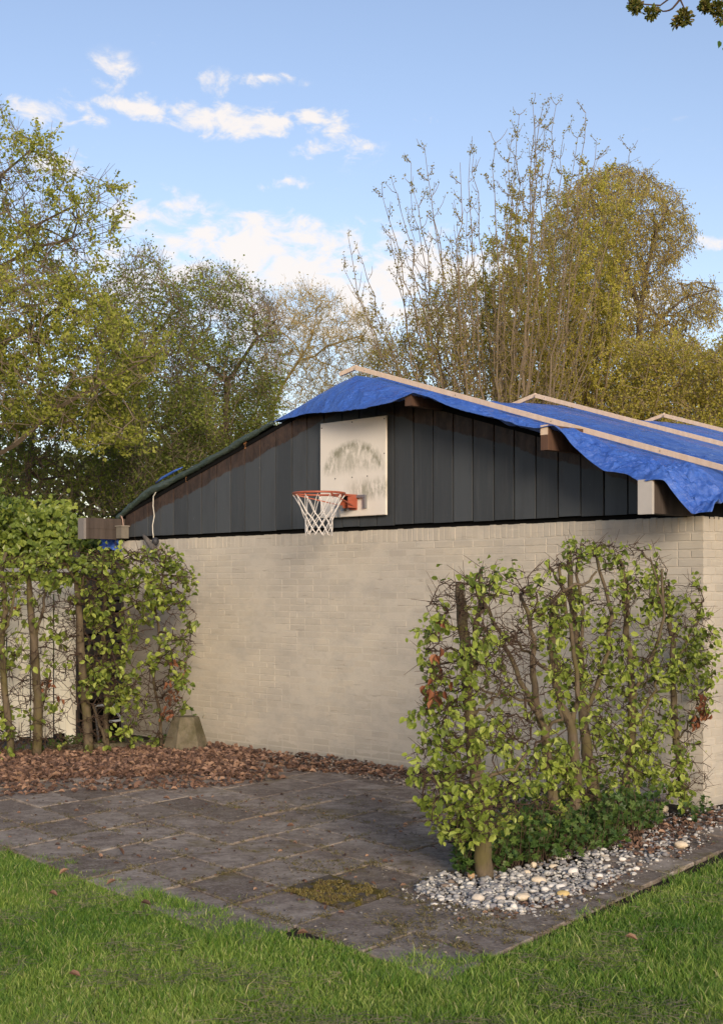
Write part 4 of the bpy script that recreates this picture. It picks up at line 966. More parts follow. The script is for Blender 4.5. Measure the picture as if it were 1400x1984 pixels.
def lmask(c):
    px = 700+F*c[:, 0]/c[:, 1]; py = HOR-F*(c[:, 2]-CH)/c[:, 1]; n = vnoise(np.stack([px/38, py/38], 1), 1.0, 98)
    d = .18+np.clip((px-140)/60, 0, 1)*.35+(py < 1120)*.22-np.exp(-(((px-300)/40)**2+((py-1370)/60)**2))*.9-np.exp(-(((px-210)/30)**2+((py-1390)/25)**2))*.9-.6*np.exp(-(((px-80)/60)**2+((py-1280)/120)**2))-1.5*((px > 318) & (py > 1385))
    return rng.random(len(c)) < np.clip((n-.45)*3.2+d, .02, 1)
def ldmask(c):
    px = 700+F*c[:, 0]/c[:, 1]; py = HOR-F*(c[:, 2]-CH)/c[:, 1]; g = np.zeros(len(c))
    for (a, b_, w, h) in ((335, 1340, 18, 25), (345, 1290, 20, 8), (205, 1085, 15, 10), (90, 1330, 25, 15), (45, 1180, 20, 25), (330, 1375, 12, 8)): g = np.maximum(g, np.exp(-(((px-a)/w)**2+((py-b_)/h)**2)))
    return rng.random(len(c)) < g
def TL(l, Y): return np.array([P(x, y, Y) for x, y in l])
ltr = [(TL([(-35, 1468), (-40, 1300), (-30, 1080)], 12.75), [.05, .045, .03], []),
       (TL([(22, 1480), (18, 1420), (8, 1330), (2, 1250), (10, 1180), (2, 1110), (12, 1070)], 12.75), [.036, .034, .030, .027, .025, .022, .014], [(TL([(5, 1230), (22, 1190), (30, 1130)], 12.75), .016)]),
       (TL([(72, 1462), (74, 1380), (70, 1300), (64, 1220), (58, 1150), (50, 1095)], 12.95), [.048, .044, .040, .036, .031, .02], [(TL([(66, 1250), (85, 1180), (92, 1110)], 12.95), .018), (TL([(76, 1380), (90, 1340), (98, 1300)], 12.95), .016)]),
       (TL([(172, 1455), (168, 1390), (160, 1300), (155, 1220), (150, 1140), (145, 1100)], 13.15), [.048, .044, .040, .037, .031, .022], [(TL([(150, 1130), (130, 1095), (118, 1080)], 13.1), .018), (TL([(155, 1150), (165, 1100), (170, 1072)], 13.15), .016)]),
       (TL([(208, 1452), (204, 1400), (208, 1330), (200, 1240), (204, 1150), (196, 1090)], 13.4), [.028, .026, .024, .022, .018, .012], [(TL([(206, 1440), (190, 1400), (180, 1365)], 13.35), .018)]),
       (TL([(312, 1448), (310, 1380), (296, 1320), (312, 1250), (300, 1180), (318, 1100)], 13.7), [.016, .015, .013, .012, .010, .007], [])]
ll = ['hornbeam trunk at the very left edge of the left hedge', 'dark wavy hornbeam trunk leftmost in view before the cream fence', 'thick hornbeam trunk before the middle of the cream fence', 'thick leafy hornbeam trunk at the right end of the cream fence', 'thin hornbeam with a slanting side stem before the dark slat screen', 'spindly hornbeam at the right end of the left hedge beside the concrete block']
for k, (tp, rd, ex) in enumerate(ltr):
    sel = lpts[own == k]
    if len(sel) < 5: continue
    hedge_plant(ll[k], tp, rd, ex, sel, [200, 320, 430, 640, 720, 640][k], (.045, .075), 'hornbeams of the left-hand hedge', lmask, [5, 20, 30, 15, 15, 70][k], ldmask, .13, 2, leafparts=[0, 10, 20, 40, 40, 40][k], tip=.003)

# ---- undergrowth of the right hedge, and small plants
def undergrowth(name, label, poly, n, Ls, hmax, cat='undergrowth'):
    q = sample_poly(poly, n); g = np.array([G(*p) for p in q]); base = g.copy(); h = hmax*(.25+.75*rng.random(n))*(.4+.6*np.clip(vnoise(g[:, :2], 4, 44)*2-.4, 0, 1))
    top = base+np.stack([rng.normal(size=n)*.05, rng.normal(size=n)*.05, h], 1)
    t = thing(name, label, cat, tuple(g.mean(0))); t['kind'] = 'stuff'
    V, Fc = edges_mesh(base, top, np.full(n, .002), np.full(n, .0012), 3); obj('stems', V, Fc, M['twig'], t, kind='stuff')
    k = np.repeat(np.arange(n), 4); f_ = (.45+.6*rng.random(len(k)))[:, None]; c = base[k]*(1-f_)+top[k]*f_+rng.normal(size=(len(k), 3))*.02
    leaf_obj('leaves', c, unit(rand_dirs(len(c))+np.array([0, -.3, 0])), unit(rand_dirs(len(c))*.5+np.array([0, -.5, .9])), Ls[0]+(Ls[1]-Ls[0])*rng.random(len(c)), M['under'], t, .8, 'maple', kind='stuff')
    return t
undergrowth('undergrowth', 'dark green lobed seedlings and ground elder below the right hedge', [(875, 1690), (960, 1650), (1080, 1600), (1240, 1580), (1280, 1610), (1180, 1650), (1060, 1680), (990, 1695), (900, 1705)], 900, (.022, .055), .36)
undergrowth('seedlings', 'fresh green ground cover along the foot of the left hedge', [(40, 1458), (120, 1450), (330, 1442), (330, 1447), (220, 1455), (60, 1465)], 60, (.05, .07), .14)
undergrowth('seedling_tuft', 'small bright green leaves sprouting by the garage corner', [(1300, 1580), (1345, 1570), (1380, 1578), (1340, 1600)], 14, (.03, .05), .16)
undergrowth('weed_tuft', 'leafy sprout behind the top of the concrete block', [(345, 1436), (395, 1436), (395, 1441), (345, 1441)], 22, (.05, .07), .42)

# ================================================================== PEBBLES, LITTER
ico_v = []; 
def blob(nlat=5, nlon=8):
    V = [(0, 0, 1)]+[(sin(pi*i/nlat)*cos(2*pi*j/nlon), sin(pi*i/nlat)*sin(2*pi*j/nlon), cos(pi*i/nlat)) for i in range(1, nlat) for j in range(nlon)]+[(0, 0, -1)]
    Fc = []
    for j in range(nlon): Fc.append((0, 1+j, 1+(j+1) % nlon))
    for i in range(nlat-2):
        for j in range(nlon): a = 1+i*nlon+j; b = 1+i*nlon+(j+1) % nlon; Fc += [(a, a+nlon, b+nlon), (a, b+nlon, b)]
    l = len(V)-1
    for j in range(nlon): Fc.append((l, l-nlon+(j+1) % nlon, l-nlon+j))
    return np.array(V), np.array(Fc)
def pebbles(q, rmin, rmax, z0=.0, pile=.02, flat=.55):
    bv, bf = blob(4, 7); n = len(q); g = np.array([G(*p) for p in q]); r = rmin+(rmax-rmin)*rng.random(n)**2.2
    ax = np.stack([r*(.9+.6*rng.random(n)), r*(.65+.3*rng.random(n)), r*(flat*.7+.35*rng.random(n))], 1); yaw = rng.random(n)*2*pi; tilt = rng.normal(size=n)*.3
    v = bv[None]*ax[:, None]; v = v*(1+.12*rng.normal(size=(n, len(bv), 1)))
    c, s_ = np.cos(tilt)[:, None], np.sin(tilt)[:, None]; x, y, z = v[..., 0], v[..., 1], v[..., 2]; y, z = c*y-s_*z, s_*y+c*z
    c, s_ = np.cos(yaw)[:, None], np.sin(yaw)[:, None]; x, y = c*x-s_*y, s_*x+c*y
    zz = z0+ax[:, 2]*.6+pile*rng.random(n)
    V = np.stack([x+g[:, 0:1], y+g[:, 1:2], z+zz[:, None]], -1); base = np.arange(n)[:, None, None]*len(bv)
    return V.reshape(-1, 3), (base+bf[None]).reshape(-1, 3), np.repeat(rng.random(n), len(bf)), g, r
peb_poly = [(800, 1728), (850, 1700), (930, 1692), (1000, 1690), (1060, 1672), (1140, 1640), (1220, 1605), (1290, 1580), (1400, 1562), (1560, 1530), (1560, 1550), (1400, 1606), (1330, 1640), (1250, 1685), (1170, 1718), (1100, 1742), (1050, 1764), (1010, 1776), (960, 1768), (900, 1762), (840, 1745)]
q = sample_poly(peb_poly, 6500); dens = vnoise(q/40., 1, 66); q = q[rng.random(len(q)) < np.clip(dens*2.4-.35-np.clip((q[:, 0]-1180)/200, 0, .35), .1, 1)]
V, Fc, r_, g, r = pebbles(q, .006, .020)
o = obj('pebbles', V, Fc, M['stone'], None, r_, smooth=True); tag(o, 'grey, white and buff pebbles in a strip below the right hedge', 'pebbles', kind='stuff')
q = sample_poly([(760, 1735), (850, 1685), (1000, 1770), (1400, 1590), (1400, 1625), (1250, 1705), (1050, 1785), (900, 1785), (800, 1765)], 420)
V, Fc, r_, g, r = pebbles(q, .004, .014, .006, .002); o = obj('stray_pebbles', V, Fc, M['stone'], None, r_, smooth=True); tag(o, 'stray small stones scattered round the edge of the pebble strip', 'pebbles', kind='stuff')
q = sample_poly([(420, 1452), (620, 1468), (800, 1492), (1000, 1520), (1290, 1565), (1290, 1580), (1000, 1560), (840, 1535), (700, 1510), (560, 1485)], 5200)
V, Fc, r_, g, r = pebbles(q, .006, .016, 0, .012)
m2, t_, b_, out_ = new_mat('dull_gravel'); cr = nd(t_, 'ShaderNodeValToRGB', {'Fac': rnd_(t_)}); e = cr.color_ramp.elements; e[0].color = (.06, .045, .038, 1); e[1].color = (.34, .28, .23, 1); e[1].position = .95; setc(t_, b_, cr.outputs[0], .9, .2)
o = obj('wall_gravel', V, Fc, m2, None, r_, smooth=True); tag(o, 'dull brown grey gravel along the foot of the brick wall', 'gravel', kind='stuff')
# larger cobbles that can be picked out singly
bigc = [(925, 1752, .040, .027, 'pale'), (968, 1752, .036, .022, 'pale'), (1043, 1716, .052, .026, 'cream'), (990, 1743, .034, .022, 'white'), (1012, 1748, .050, .024, 'cream'), (1110, 1700, .038, .028, 'white'), (1033, 1685, .026, .022, 'cream'), (1072, 1686, .034, .016, 'cream'), (1085, 1729, .034, .022, 'white'), (1070, 1725, .034, .016, 'white'), (1055, 1732, .026, .018, 'white'),
        (1318, 1646, .052, .028, 'cream'), (1275, 1554, .085, .055, 'grey'), (1285, 1576, .040, .03, 'cream'), (995, 1768, .022, .022, 'white'), (1090, 1742, .040, .022, 'ochre'), (912, 1706, .026, .026, 'tan'), (1170, 1668, .034, .016, 'cream'), (1232, 1690, .024, .014, 'white'), (1020, 1700, .028, .02, 'cream'), (1160, 1706, .026, .018, 'white'), (1205, 1672, .026, .015, 'white'), (955, 1765, .024, .018, 'grey'), (946, 1735, .028, .018, 'grey')]
ccol = dict(pale=(.55, .48, .40), cream=(.60, .50, .37), white=(.68, .63, .57), grey=(.22, .21, .22), ochre=(.52, .38, .16), tan=(.42, .27, .15))
cmat = {k: simple('cobble_'+k, c, .7, .35, 0, .18, 30) for k, c in ccol.items()}
where = {0: 'at the left foot of the pebble strip', 2: 'largest in the middle of the pebble strip', 4: 'in front of the sawn trunk', 11: 'lying alone toward the right end of the pebble strip', 12: 'big rounded boulder at the wall under the slim hornbeam', 15: 'double lump on the outer edge of the strip', 13: 'just before the grey boulder by the wall'}
bv, bf = blob(7, 12)
CL = ['pale cobble on the front edge of the pebble strip, leftmost of the large ones', 'pale cobble right of the leftmost large one on the front edge', 'largest cream oval cobble, alone behind the middle of the strip', 'white cobble just left of the long cream one at the front', 'long cream cobble at the front of the strip below the large oval', 'round white cobble in the right middle of the pebble strip', 'cream cobble at the upper edge of the strip below the undergrowth', 'flat cream cobble at the upper edge, right of its round cream neighbour', 'white cobble near the outer edge just above the ochre lump', 'flat white cobble between the long cream cobble and the ochre lump', 'small white cobble left of the flat white one near the ochre lump', 'cream cobble lying alone toward the right end of the strip', 'big grey boulder against the wall under the slim hornbeam', 'cream cobble just before the grey boulder by the wall', 'round white pebble at the lowest front tip of the strip', 'ochre double lump on the outer edge of the strip', 'tan cobble beside the foot of the thick hornbeam trunk', 'flat cream cobble halfway along the strip toward the garage', 'small white cobble on the outer edge halfway to the garage', 'cream cobble in the strip right of the thick trunk, above the large oval', 'white cobble on the outer edge right of the round white one', 'small flat white cobble two thirds along toward the garage', 'grey cobble near the lowest front tip of the strip', 'grey cobble below the foot of the thick trunk']
for k, (px, py, rx, rz, cn) in enumerate(bigc):
    g0 = G(px, py); v = bv*np.array([rx, rx*.7, rz])*(1+.06*rng.normal(size=(len(bv), 1))); y_ = rng.random()*.8-.4; v = np.stack([v[:, 0]*cos(y_)-v[:, 1]*sin(y_), v[:, 0]*sin(y_)+v[:, 1]*cos(y_), v[:, 2]+rz*.75+.012], 1)
    v = v*np.array([.85, .85, .85]); o = bpy.data.objects.new('cobble', mesh('cobble', v, bf, cmat[cn], smooth=True)); COL.objects.link(o); o.location = tuple(g0)
    lab = CL[k]
    tag(o, lab, 'cobble', 'larger cobbles in the pebble strip')
# fallen leaves
def litter(poly, n, Ls, pile, name, label):
    q = sample_poly(poly, n); dens = vnoise(q/np.array([60., 20.]), 1, 67); q = q[rng.random(len(q)) < np.clip(dens*2.2-.1, .15, 1)]
    g = np.array([G(*p) for p in q]); n = len(g); g[:, 2] = .008+pile*rng.random(n)
    td = unit(np.stack([rng.normal(size=n), rng.normal(size=n), rng.normal(size=n)*.3], 1)); nr = unit(rand_dirs(n)*.5+np.array([0, -.2, 1]))
    V, Fc, k = leaves(g, td, nr, Ls[0]+(Ls[1]-Ls[0])*rng.random(n), .6, 'hex', .3)
    o = obj(name, V, Fc, M['litter'], None, np.tile(rng.random(n), k)); tag(o, label, 'leaf litter', kind='stuff')
litter([(-80, 1470), (60, 1462), (330, 1452), (420, 1446), (500, 1462), (470, 1490), (480, 1512), (380, 1500), (200, 1508), (100, 1512), (0, 1518), (-80, 1520)], 11000, (.03, .075), .022, 'leaf_litter', 'deep brown drift of fallen leaves before the left hedge')
litter([(-80, 1500), (300, 1495), (520, 1490), (560, 1512), (400, 1530), (200, 1535), (0, 1545), (-80, 1545)], 900, (.03, .07), .01, 'leaf_litter', 'loose fallen leaves fanning out from the drift onto the paving')
litter([(400, 1448), (640, 1470), (820, 1500), (820, 1520), (640, 1500), (500, 1500)], 900, (.03, .07), .02, 'leaf_litter', 'thin brown leaf litter along the foot of the brick wall')
litter([(0, 1525), (480, 1510), (800, 1540), (860, 1640), (780, 1800), (400, 1720), (0, 1630)], 260, (.012, .04), .004, 'leaf_scraps', 'small scattered leaf scraps on the dark paving')
litter([(1150, 1625), (1300, 1590), (1400, 1575), (1400, 1600), (1250, 1670)], 500, (.02, .05), .02, 'leaf_litter', 'dark leaf scraps between pebbles at the garage corner')
litter([(860, 1790), (1150, 1720), (1380, 1640), (1380, 1620), (1250, 1690), (1100, 1748), (1000, 1785)], 260, (.01, .035), .004, 'leaf_scraps', 'fine scraps on the dark strip between pebbles and lawn')
def flecks():
    n = 5200; q = sample_poly([(0, 1530), (480, 1515), (800, 1535), (860, 1640), (1000, 1790), (1350, 1660), (1400, 1650), (900, 1862), (600, 1825), (300, 1725), (0, 1650)], n); w_ = vnoise(q/np.array([90., 35.]), 1, 68); q = q[rng.random(n) < np.clip(w_*2.4-.5, .1, 1)]
    g = np.array([G(*p) for p in q]); n = len(g); g[:, 2] = .012+.004*rng.random(n); td = unit(np.stack([rng.normal(size=n), rng.normal(size=n), rng.normal(size=n)*.15], 1))
    V, Fc, k = leaves(g, td, unit(rand_dirs(n)*.35+np.array([0, 0, 1.])), .006+.022*rng.random(n)**3, .5, 'quad', .15)
    o = obj('paving_debris', V, Fc, leaf_mat('debris', [(.05, .035, .025), (.10, .075, .05), (.16, .13, .06), (.40, .34, .27)], .05), None, np.tile(rng.random(n), k)); tag(o, 'fine husks and flecks of debris strewn over the dark paving', 'debris', kind='stuff')
flecks()
sing = [(645, 1590, .05, 'curled orange brown leaf on the paving left of the hoop'), (225, 1540, .07, 'tan dead leaf just outside the leaf drift')]
ind = [(318, 1533, 'large pale tan leaf at the front edge of the leaf drift'), (330, 1552, 'dark curled leaf on the paving below the leaf drift'), (555, 1605, 'orange brown leaf lying on a slab joint'), (115, 1708, 'tan leaf lying high on the left lawn'), (112, 1750, 'long buff leaf flat on the left lawn'), (293, 1768, 'upright pale leaf standing in the grass'), (157, 1910, 'curled brown leaf caught on a grass tuft'), (1235, 1838, 'pinkish tan leaf on the right lawn'), (206, 1728, 'rosy tan leaf near the lawn edge'), (574, 1826, 'narrow straw leaf on the lawn edge'), (240, 1662, 'small ochre leaf at the paving edge')]
for (px, py, lab) in ind:
    g0 = G(px, py); lawn = lawn_side(np.array([g0[:2]]))[0] > 0; g0[2] = .035 if lawn else .012
    V, Fc, k = leaves(np.zeros((1, 3)), np.array([[random.uniform(-1, 1), random.uniform(-.4, .4), .15]]), np.array([[.1, -.5, 1.]]), .058, .36, 'hex', .3)
    o = bpy.data.objects.new('fallen_leaf', mesh('fallen_leaf', V, Fc, M['litter'], np.full(k, .62))); COL.objects.link(o); o.location = tuple(g0); tag(o, lab, 'leaf', 'single fallen leaves')
# moss and debris in the joints
def moss_bits():
    n = 2600; q = sample_poly([(0, 1560), (800, 1540), (880, 1700), (1000, 1790), (1350, 1660), (1380, 1700), (900, 1860), (600, 1820), (300, 1720), (0, 1650)], n)
    g = np.array([G(*p) for p in q]); rel = g-O0
    A = np.stack([dA[:2], dB[:2]], 1); ab = np.linalg.solve(A, rel[:, :2].T).T
    fa_ = np.abs(((ab[:, 0]/la)+.5) % 1-.5)*la; fb_ = np.abs(((ab[:, 1]/lb)+.5) % 1-.5)*lb
    near = np.minimum(fa_, fb_); w_ = vnoise(g[:, :2], 1.6, 88)
    k = (near < .03*w_*1.6+.006) | ((w_ > .62) & (rng.random(n) < .6)); g = g[k]; n = len(g)
    c = np.repeat(g, 10, 0)+rng.normal(size=(n*10, 3))*np.array([.02, .02, 0]); c[:, 2] = .008
    d = unit(np.stack([rng.normal(size=len(c)), rng.normal(size=len(c)), np.abs(rng.normal(size=len(c)))*.8], 1))
    V, Fc = edges_mesh(c, c+d*(.006+.016*rng.random(len(c)))[:, None], np.full(len(c), .0018), np.full(len(c), .0008), 3)
    m = leaf_mat('joint_moss', [(.05, .038, .022), (.10, .085, .025), (.16, .14, .04), (.20, .15, .10)], .1)
    o = obj('joint_moss', V, Fc, m, None, np.tile(rng.random(len(c)), 3)); tag(o, 'moss and dry debris in the joints of the paving', 'moss', kind='stuff')
    q = sample_poly([(490, 1722), (632, 1688), (820, 1728), (672, 1776)], 6500); qd = np.abs((q-np.array([645, 1733]))/np.array([105, 30])).sum(1); q = q[(vnoise(q/np.array([16., 6.]), 1, 92) > .40+.5*np.clip(qd-.6, 0, 1)*1.2)]; g = np.array([G(*p) for p in q]); g[:, 2] = .014
    d = unit(np.stack([rng.normal(size=len(g)), rng.normal(size=len(g)), np.abs(rng.normal(size=len(g)))+.4], 1))
    V, Fc = edges_mesh(g, g+d*(.006+.008*rng.random(len(g)))[:, None], np.full(len(g), .002), np.full(len(g), .001), 3)
    o = obj('moss_cushion', V, Fc, leaf_mat('moss_tips', [(.09, .055, .02), (.16, .12, .03), (.22, .18, .045)], .1), pav, np.tile(rng.random(len(g)), 3), kind='stuff')
moss_bits()

# ================================================================== BACKGROUND TREES
# A: yellow-green tree coming in from the left
YA = 19.0
polyA1 = [(-200, 200), (0, 215), (25, 225), (40, 260), (100, 275), (105, 310), (150, 330), (200, 350), (240, 355), (240, 390), (235, 420), (252, 455), (230, 475), (180, 480), (200, 520), (150, 560), (-200, 560)]
limbsA = [[P(-260, 1300, YA), P(-250, 1000, YA), P(-230, 760, YA), P(-210, 560, YA)],
          [P(-230, 700, YA), P(-80, 570, YA), P(0, 515, YA-.3), P(70, 478, YA-.5), P(140, 462, YA-.6)],
          [P(-210, 620, YA), P(-60, 530, YA), P(60, 440, YA), P(150, 395, YA)],
          [P(-210, 560, YA), P(-90, 430, YA), P(0, 340, YA), P(60, 290, YA)],
          [P(-235, 820, YA), P(-60, 700, YA-1), P(50, 640, YA-1.2), P(120, 590, YA-1.4)],
          [P(-245, 1000, YA), P(-40, 900, YA-1.5), P(30, 860, YA-1.8), P(110, 790, YA-2), P(200, 740, YA-2.2), P(290, 695, YA-2.3)]]
def clumpn(seed, sc, lo, hi):
    return lambda c: np.clip(lo+(hi-lo)*vnoise(c, sc, seed)+rng.normal(size=len(c))*.14, 0, 1)
ptsA = np.concatenate([env(polyA1, 900, YA, 1.5), env([(-100, 520), (60, 520), (160, 540), (220, 590), (250, 650), (310, 640), (350, 660), (300, 720), (260, 760), (290, 860), (180, 880), (60, 840), (-100, 860)], 1300, YA-1.2, 1.4)])
def maskA(c):
    return vnoise(c, 1.9, 33) > .44+.07*(c[:, 2] > 5.2)
build_tree('maple_tree', 'yellow green spring tree reaching in from the left edge', 'tree', (P(-260, 1300, YA)[0], YA, 0), limbsA, ptsA, M['bark_grey'], M['leafA'], (.028, .062), 46000, .3, .004, .03, .8, .4, .30, 2, leafmask=maskA, spread=.035, rnd_fn=clumpn(35, 1.1, -.1, 1.1), clump=4, rmax=.14)
# B: dense green shrubs and small trees
treesB = [
 ('thorn_tree', 'dark green hawthorn rising behind the left roof slope', 22.0, [(250, 1150), (260, 900), (270, 700)], [(190, 560), (240, 500), (285, 470), (320, 520), (345, 560), (380, 640), (400, 760), (420, 860), (300, 980), (200, 960), (180, 800), (190, 650)], 2000, 20000, 'leafB'),
 ('thorn_tree', 'green hawthorn with fine bare top twigs left of the golden willow', 24.0, [(430, 1150), (435, 900), (440, 740)], [(340, 560), (370, 520), (395, 520), (445, 525), (500, 560), (545, 600), (550, 680), (540, 760), (530, 830), (430, 900), (330, 880), (330, 700)], 2200, 17000, 'leafB'),
 ('thorn_tree', 'shaded green tree at the far left behind the ivy', 20.5, [(60, 1150), (50, 950), (70, 800)], [(-60, 800), (80, 760), (200, 760), (260, 820), (300, 900), (260, 1000), (100, 1000), (-60, 1000)], 1300, 9000, 'leafB'),
]
for nm, lb_, Y, tl, poly, n, nlf, lm in treesB:
    tr_ = [P(x, y, Y) for x, y in tl]; tr_[0] = np.array([tr_[0][0], Y, 0.0]); limbs = [resample(tr_, 6), resample([tr_[-1], P(tl[-1][0]-70, tl[-1][1]-60, Y)], 3), resample([tr_[-1], P(tl[-1][0]+60, tl[-1][1]-90, Y)], 3)]
    build_tree(nm, lb_, 'tree', (tr_[0][0], Y, 0), limbs, env(poly, n, Y, 1.3), M['bark_grey'], M[lm], (.028, .058), int(nlf*1.35), .25, .0035, .02, .75, .1, .25, 2,
               leafmask=lambda c, Y=Y: (rng.random(len(c)) < np.clip(1.15-np.clip((c[:, 2]-4.2)/2.0, 0, 1)*.8, .2, 1)) & (vnoise(c, 1.5, 34) > .40), rnd_fn=clumpn(36, 1.3, -.35, 1.25), group='hawthorns behind the garage')
# C: golden willow
YC = 30.0
limbsC = [[np.array([P(520, 1142, YC)[0], YC, 0]), P(515, 900, YC), P(530, 790, YC), P(548, 745, YC), P(570, 712, YC), P(584, 690, YC)],
          [P(584, 690, YC), P(598, 668, YC), P(606, 648, YC), P(612, 610, YC)], [P(584, 690, YC), P(570, 665, YC), P(556, 652, YC), P(540, 640, YC)], [P(584, 696, YC), P(610, 690, YC), P(630, 672, YC), P(665, 660, YC), P(700, 650, YC)]]
build_tree('golden_willow', 'leafless golden twigged willow behind the ridge of the roof', 'tree', tuple(limbsC[0][0]), limbsC, env([(495, 660), (510, 600), (545, 575), (590, 555), (640, 575), (690, 600), (730, 640), (740, 720), (700, 760), (560, 800), (500, 780)], 950, YC, 1.8), M['bark_gold'], M['leafC'], (.04, .08), 9000, .35, .004, .03, .3, .6, .4, 3, spread=.05, rmax=.14, p=2.7)
# D: upright many-stemmed tree
YD = 24.0
def upright(name, label, base, tips, Y, bark, leafm, nleaf, ybase, rnd_fn=None, group=None, side=.30, Ls=(.035, .06), extra_mask=None, r0=.035, ctrl=.55):
    t = thing(name, label, 'tree', (P(base, 900, Y)[0], Y, 0), 0, group)
    b0 = np.array([P(base, 900, Y)[0], Y, 0.0]); P0s, P1s, R0s, R1s = [], [], [], []; L0, L1 = [], []
    obj('trunk', *tube([b0, b0+np.array([0, 0, ybase*.6])], [.22, .16], 9), bark, t, smooth=True)
    for (tx, ty) in tips:
        dY = random.uniform(-1.1, 1.1); tip = P(tx, ty, Y+dY); s0_ = b0+np.array([random.uniform(-.15, .15), random.uniform(-.15, .15), ybase*.6*random.uniform(.7, 1)])
        mid = s0_+(tip-s0_)*.45; mid[0] = s0_[0]+(tip[0]-s0_[0])*ctrl; mid = mid+rng.normal(size=3)*.08
        c = bez(s0_, mid, tip, 24); c[1:-1] += rng.normal(size=(22, 3))*.03; c = c+np.sin(np.linspace(0, random.uniform(4, 9), 24)+random.random()*6)[:, None]*rng.normal(size=3)[None]*.09*np.linspace(0, 1, 24)[:, None]; rr_ = r0*(1-np.linspace(0, 1, 24))**.8+.0035
        P0s.append(c[:-1]); P1s.append(c[1:]); R0s.append(rr_[:-1]); R1s.append(rr_[1:])
        for k in range(5, 24):
            for _ in range(2):
                if random.random() < .8:
                    f = k/23; dv = unit(c[min(k+1, 23)]-c[k-1]); sd = unit(rng.normal(size=3)); sd = unit(sd-dv*np.dot(sd, dv)); q_ = c[k]; ln = side*(1.5-f)*random.uniform(.4, 1.3)
                    for m_ in range(3):
                        dr = unit(dv*(.65+.25*m_)+sd*(.85-.12*m_)+np.array([0, 0, .1*m_])+rng.normal(size=3)*.12); q2 = q_+dr*ln/3
                        P0s.append(q_[None]); P1s.append(q2[None]); R0s.append([.006-.001*m_]); R1s.append([.005-.001*m_]); L0.append(q_); L1.append(q2); q_ = q2
        for k in range(16, 24): L0.append(c[k-1]); L1.append(c[k])
    P0s, P1s = np.concatenate(P0s), np.concatenate(P1s); V, Fc = edges_mesh(P0s, P1s, np.concatenate(R0s), np.concatenate(R1s), 4); obj('branches', V, Fc, bark, t)
    L0, L1 = np.array(L0), np.array(L1)
    if extra_mask is not None: mk = extra_mask(L0); L0, L1 = L0[mk], L1[mk]
    cl = 3; k = rng.integers(0, len(L0), nleaf//cl) if False else rng.integers(0, len(L0), nleaf//cl); f = rng.random(len(k))[:, None]; cc = np.repeat(L0[k]*(1-f)+L1[k]*f, cl, 0)+rng.normal(size=(len(k)*cl, 3))*.025
    dv = np.repeat(unit(L1[k]-L0[k]), cl, 0)
    leaf_obj('crown', cc, unit(dv*.6+rand_dirs(len(cc))), unit(rand_dirs(len(cc))+np.array([0, -.3, .5])), Ls[0]+(Ls[1]-Ls[0])*rng.random(len(cc)), leafm, t, .7, 'quad', (rnd_fn or clumpn(38, 1.2, -.1, 1.1))(cc))
    return t
tipsD = [(663, 455), (688, 470), (672, 520), (745, 385), (768, 375), (795, 320), (820, 285), (838, 350), (878, 298), (905, 310), (925, 290), (965, 265), (985, 270), (1008, 235), (1033, 205), (1052, 198), (1080, 200), (1100, 222), (1127, 222), (1118, 260), (1155, 275), (1170, 300), (1198, 292), (1060, 260)]
tipsD += [(random.uniform(720, 1180), 0) for _ in range(46)]
silx = [640, 663, 745, 820, 900, 965, 1040, 1125, 1200, 1250]; sily = [560, 470, 400, 310, 320, 285, 225, 250, 310, 380]
tipsD = [(x, y if y else np.interp(x, silx, sily)+random.uniform(20, 330)) for x, y in tipsD]
upright('upright_tree', 'tall many-stemmed tree with upright budding shoots behind the roof', 975, tipsD, YD, M['bark_up'], M['leafD'], 27000, 2.0, r0=.018, side=.55, Ls=(.025, .05), rnd_fn=clumpn(38, 1.2, -.5, .75))
tipsD2 = [(x_, np.interp(x_, [900, 960, 1040, 1120, 1200, 1260], [500, 390, 330, 310, 330, 420])+random.uniform(0, 260)) for x_ in [random.uniform(930, 1230) for _ in range(64)]]
upright('leafy_tree', 'leafy olive tree in the middle of the right tree group', 1080, tipsD2, YD+2.0, M['bark_up'], M['leafD'], 80000, 1.6, side=.6, r0=.016, rnd_fn=clumpn(39, 1.1, 0, 1.25))
# E: broad bronze tree, right
YE = 30.0
polyE = [(1040, 480), (1080, 370), (1130, 340), (1200, 315), (1260, 335), (1310, 365), (1335, 410), (1345, 445), (1330, 480), (1290, 520), (1330, 545), (1380, 540), (1400, 590), (1390, 640), (1340, 610), (1330, 640), (1400, 700), (1480, 740), (1500, 860), (1050, 860), (1040, 640), (1070, 500)]
tE = [np.array([P(1230, 1142, YE)[0], YE, 0]), P(1228, 900, YE), P(1235, 720, YE), P(1240, 600, YE)]
limbsE = [resample(tE, 7), resample([tE[2], P(1290, 600, YE), P(1350, 560, YE), P(1385, 560, YE)], 5), resample([tE[3], P(1260, 480, YE), P(1290, 400, YE)], 4), resample([tE[3], P(1200, 500, YE), P(1160, 400, YE)], 4), resample([tE[1], P(1330, 780, YE), P(1440, 740, YE)], 4), resample([tE[1], P(1130, 760, YE), P(1090, 640, YE)], 4)]
build_tree('bronze_willow', 'broad domed tree with bronze drooping twigs at the right', 'tree', tuple(tE[0]), limbsE, env(polyE, 4200, YE, 2.4), M['bark_grey'], M['leafE'], (.04, .085), 62000, .28, .005, .03, .4, .9, .35, 2, twigdir=(0, 0, -.7), spread=.05, rnd_fn=clumpn(40, .7, -.1, 1.1), rmax=.2)
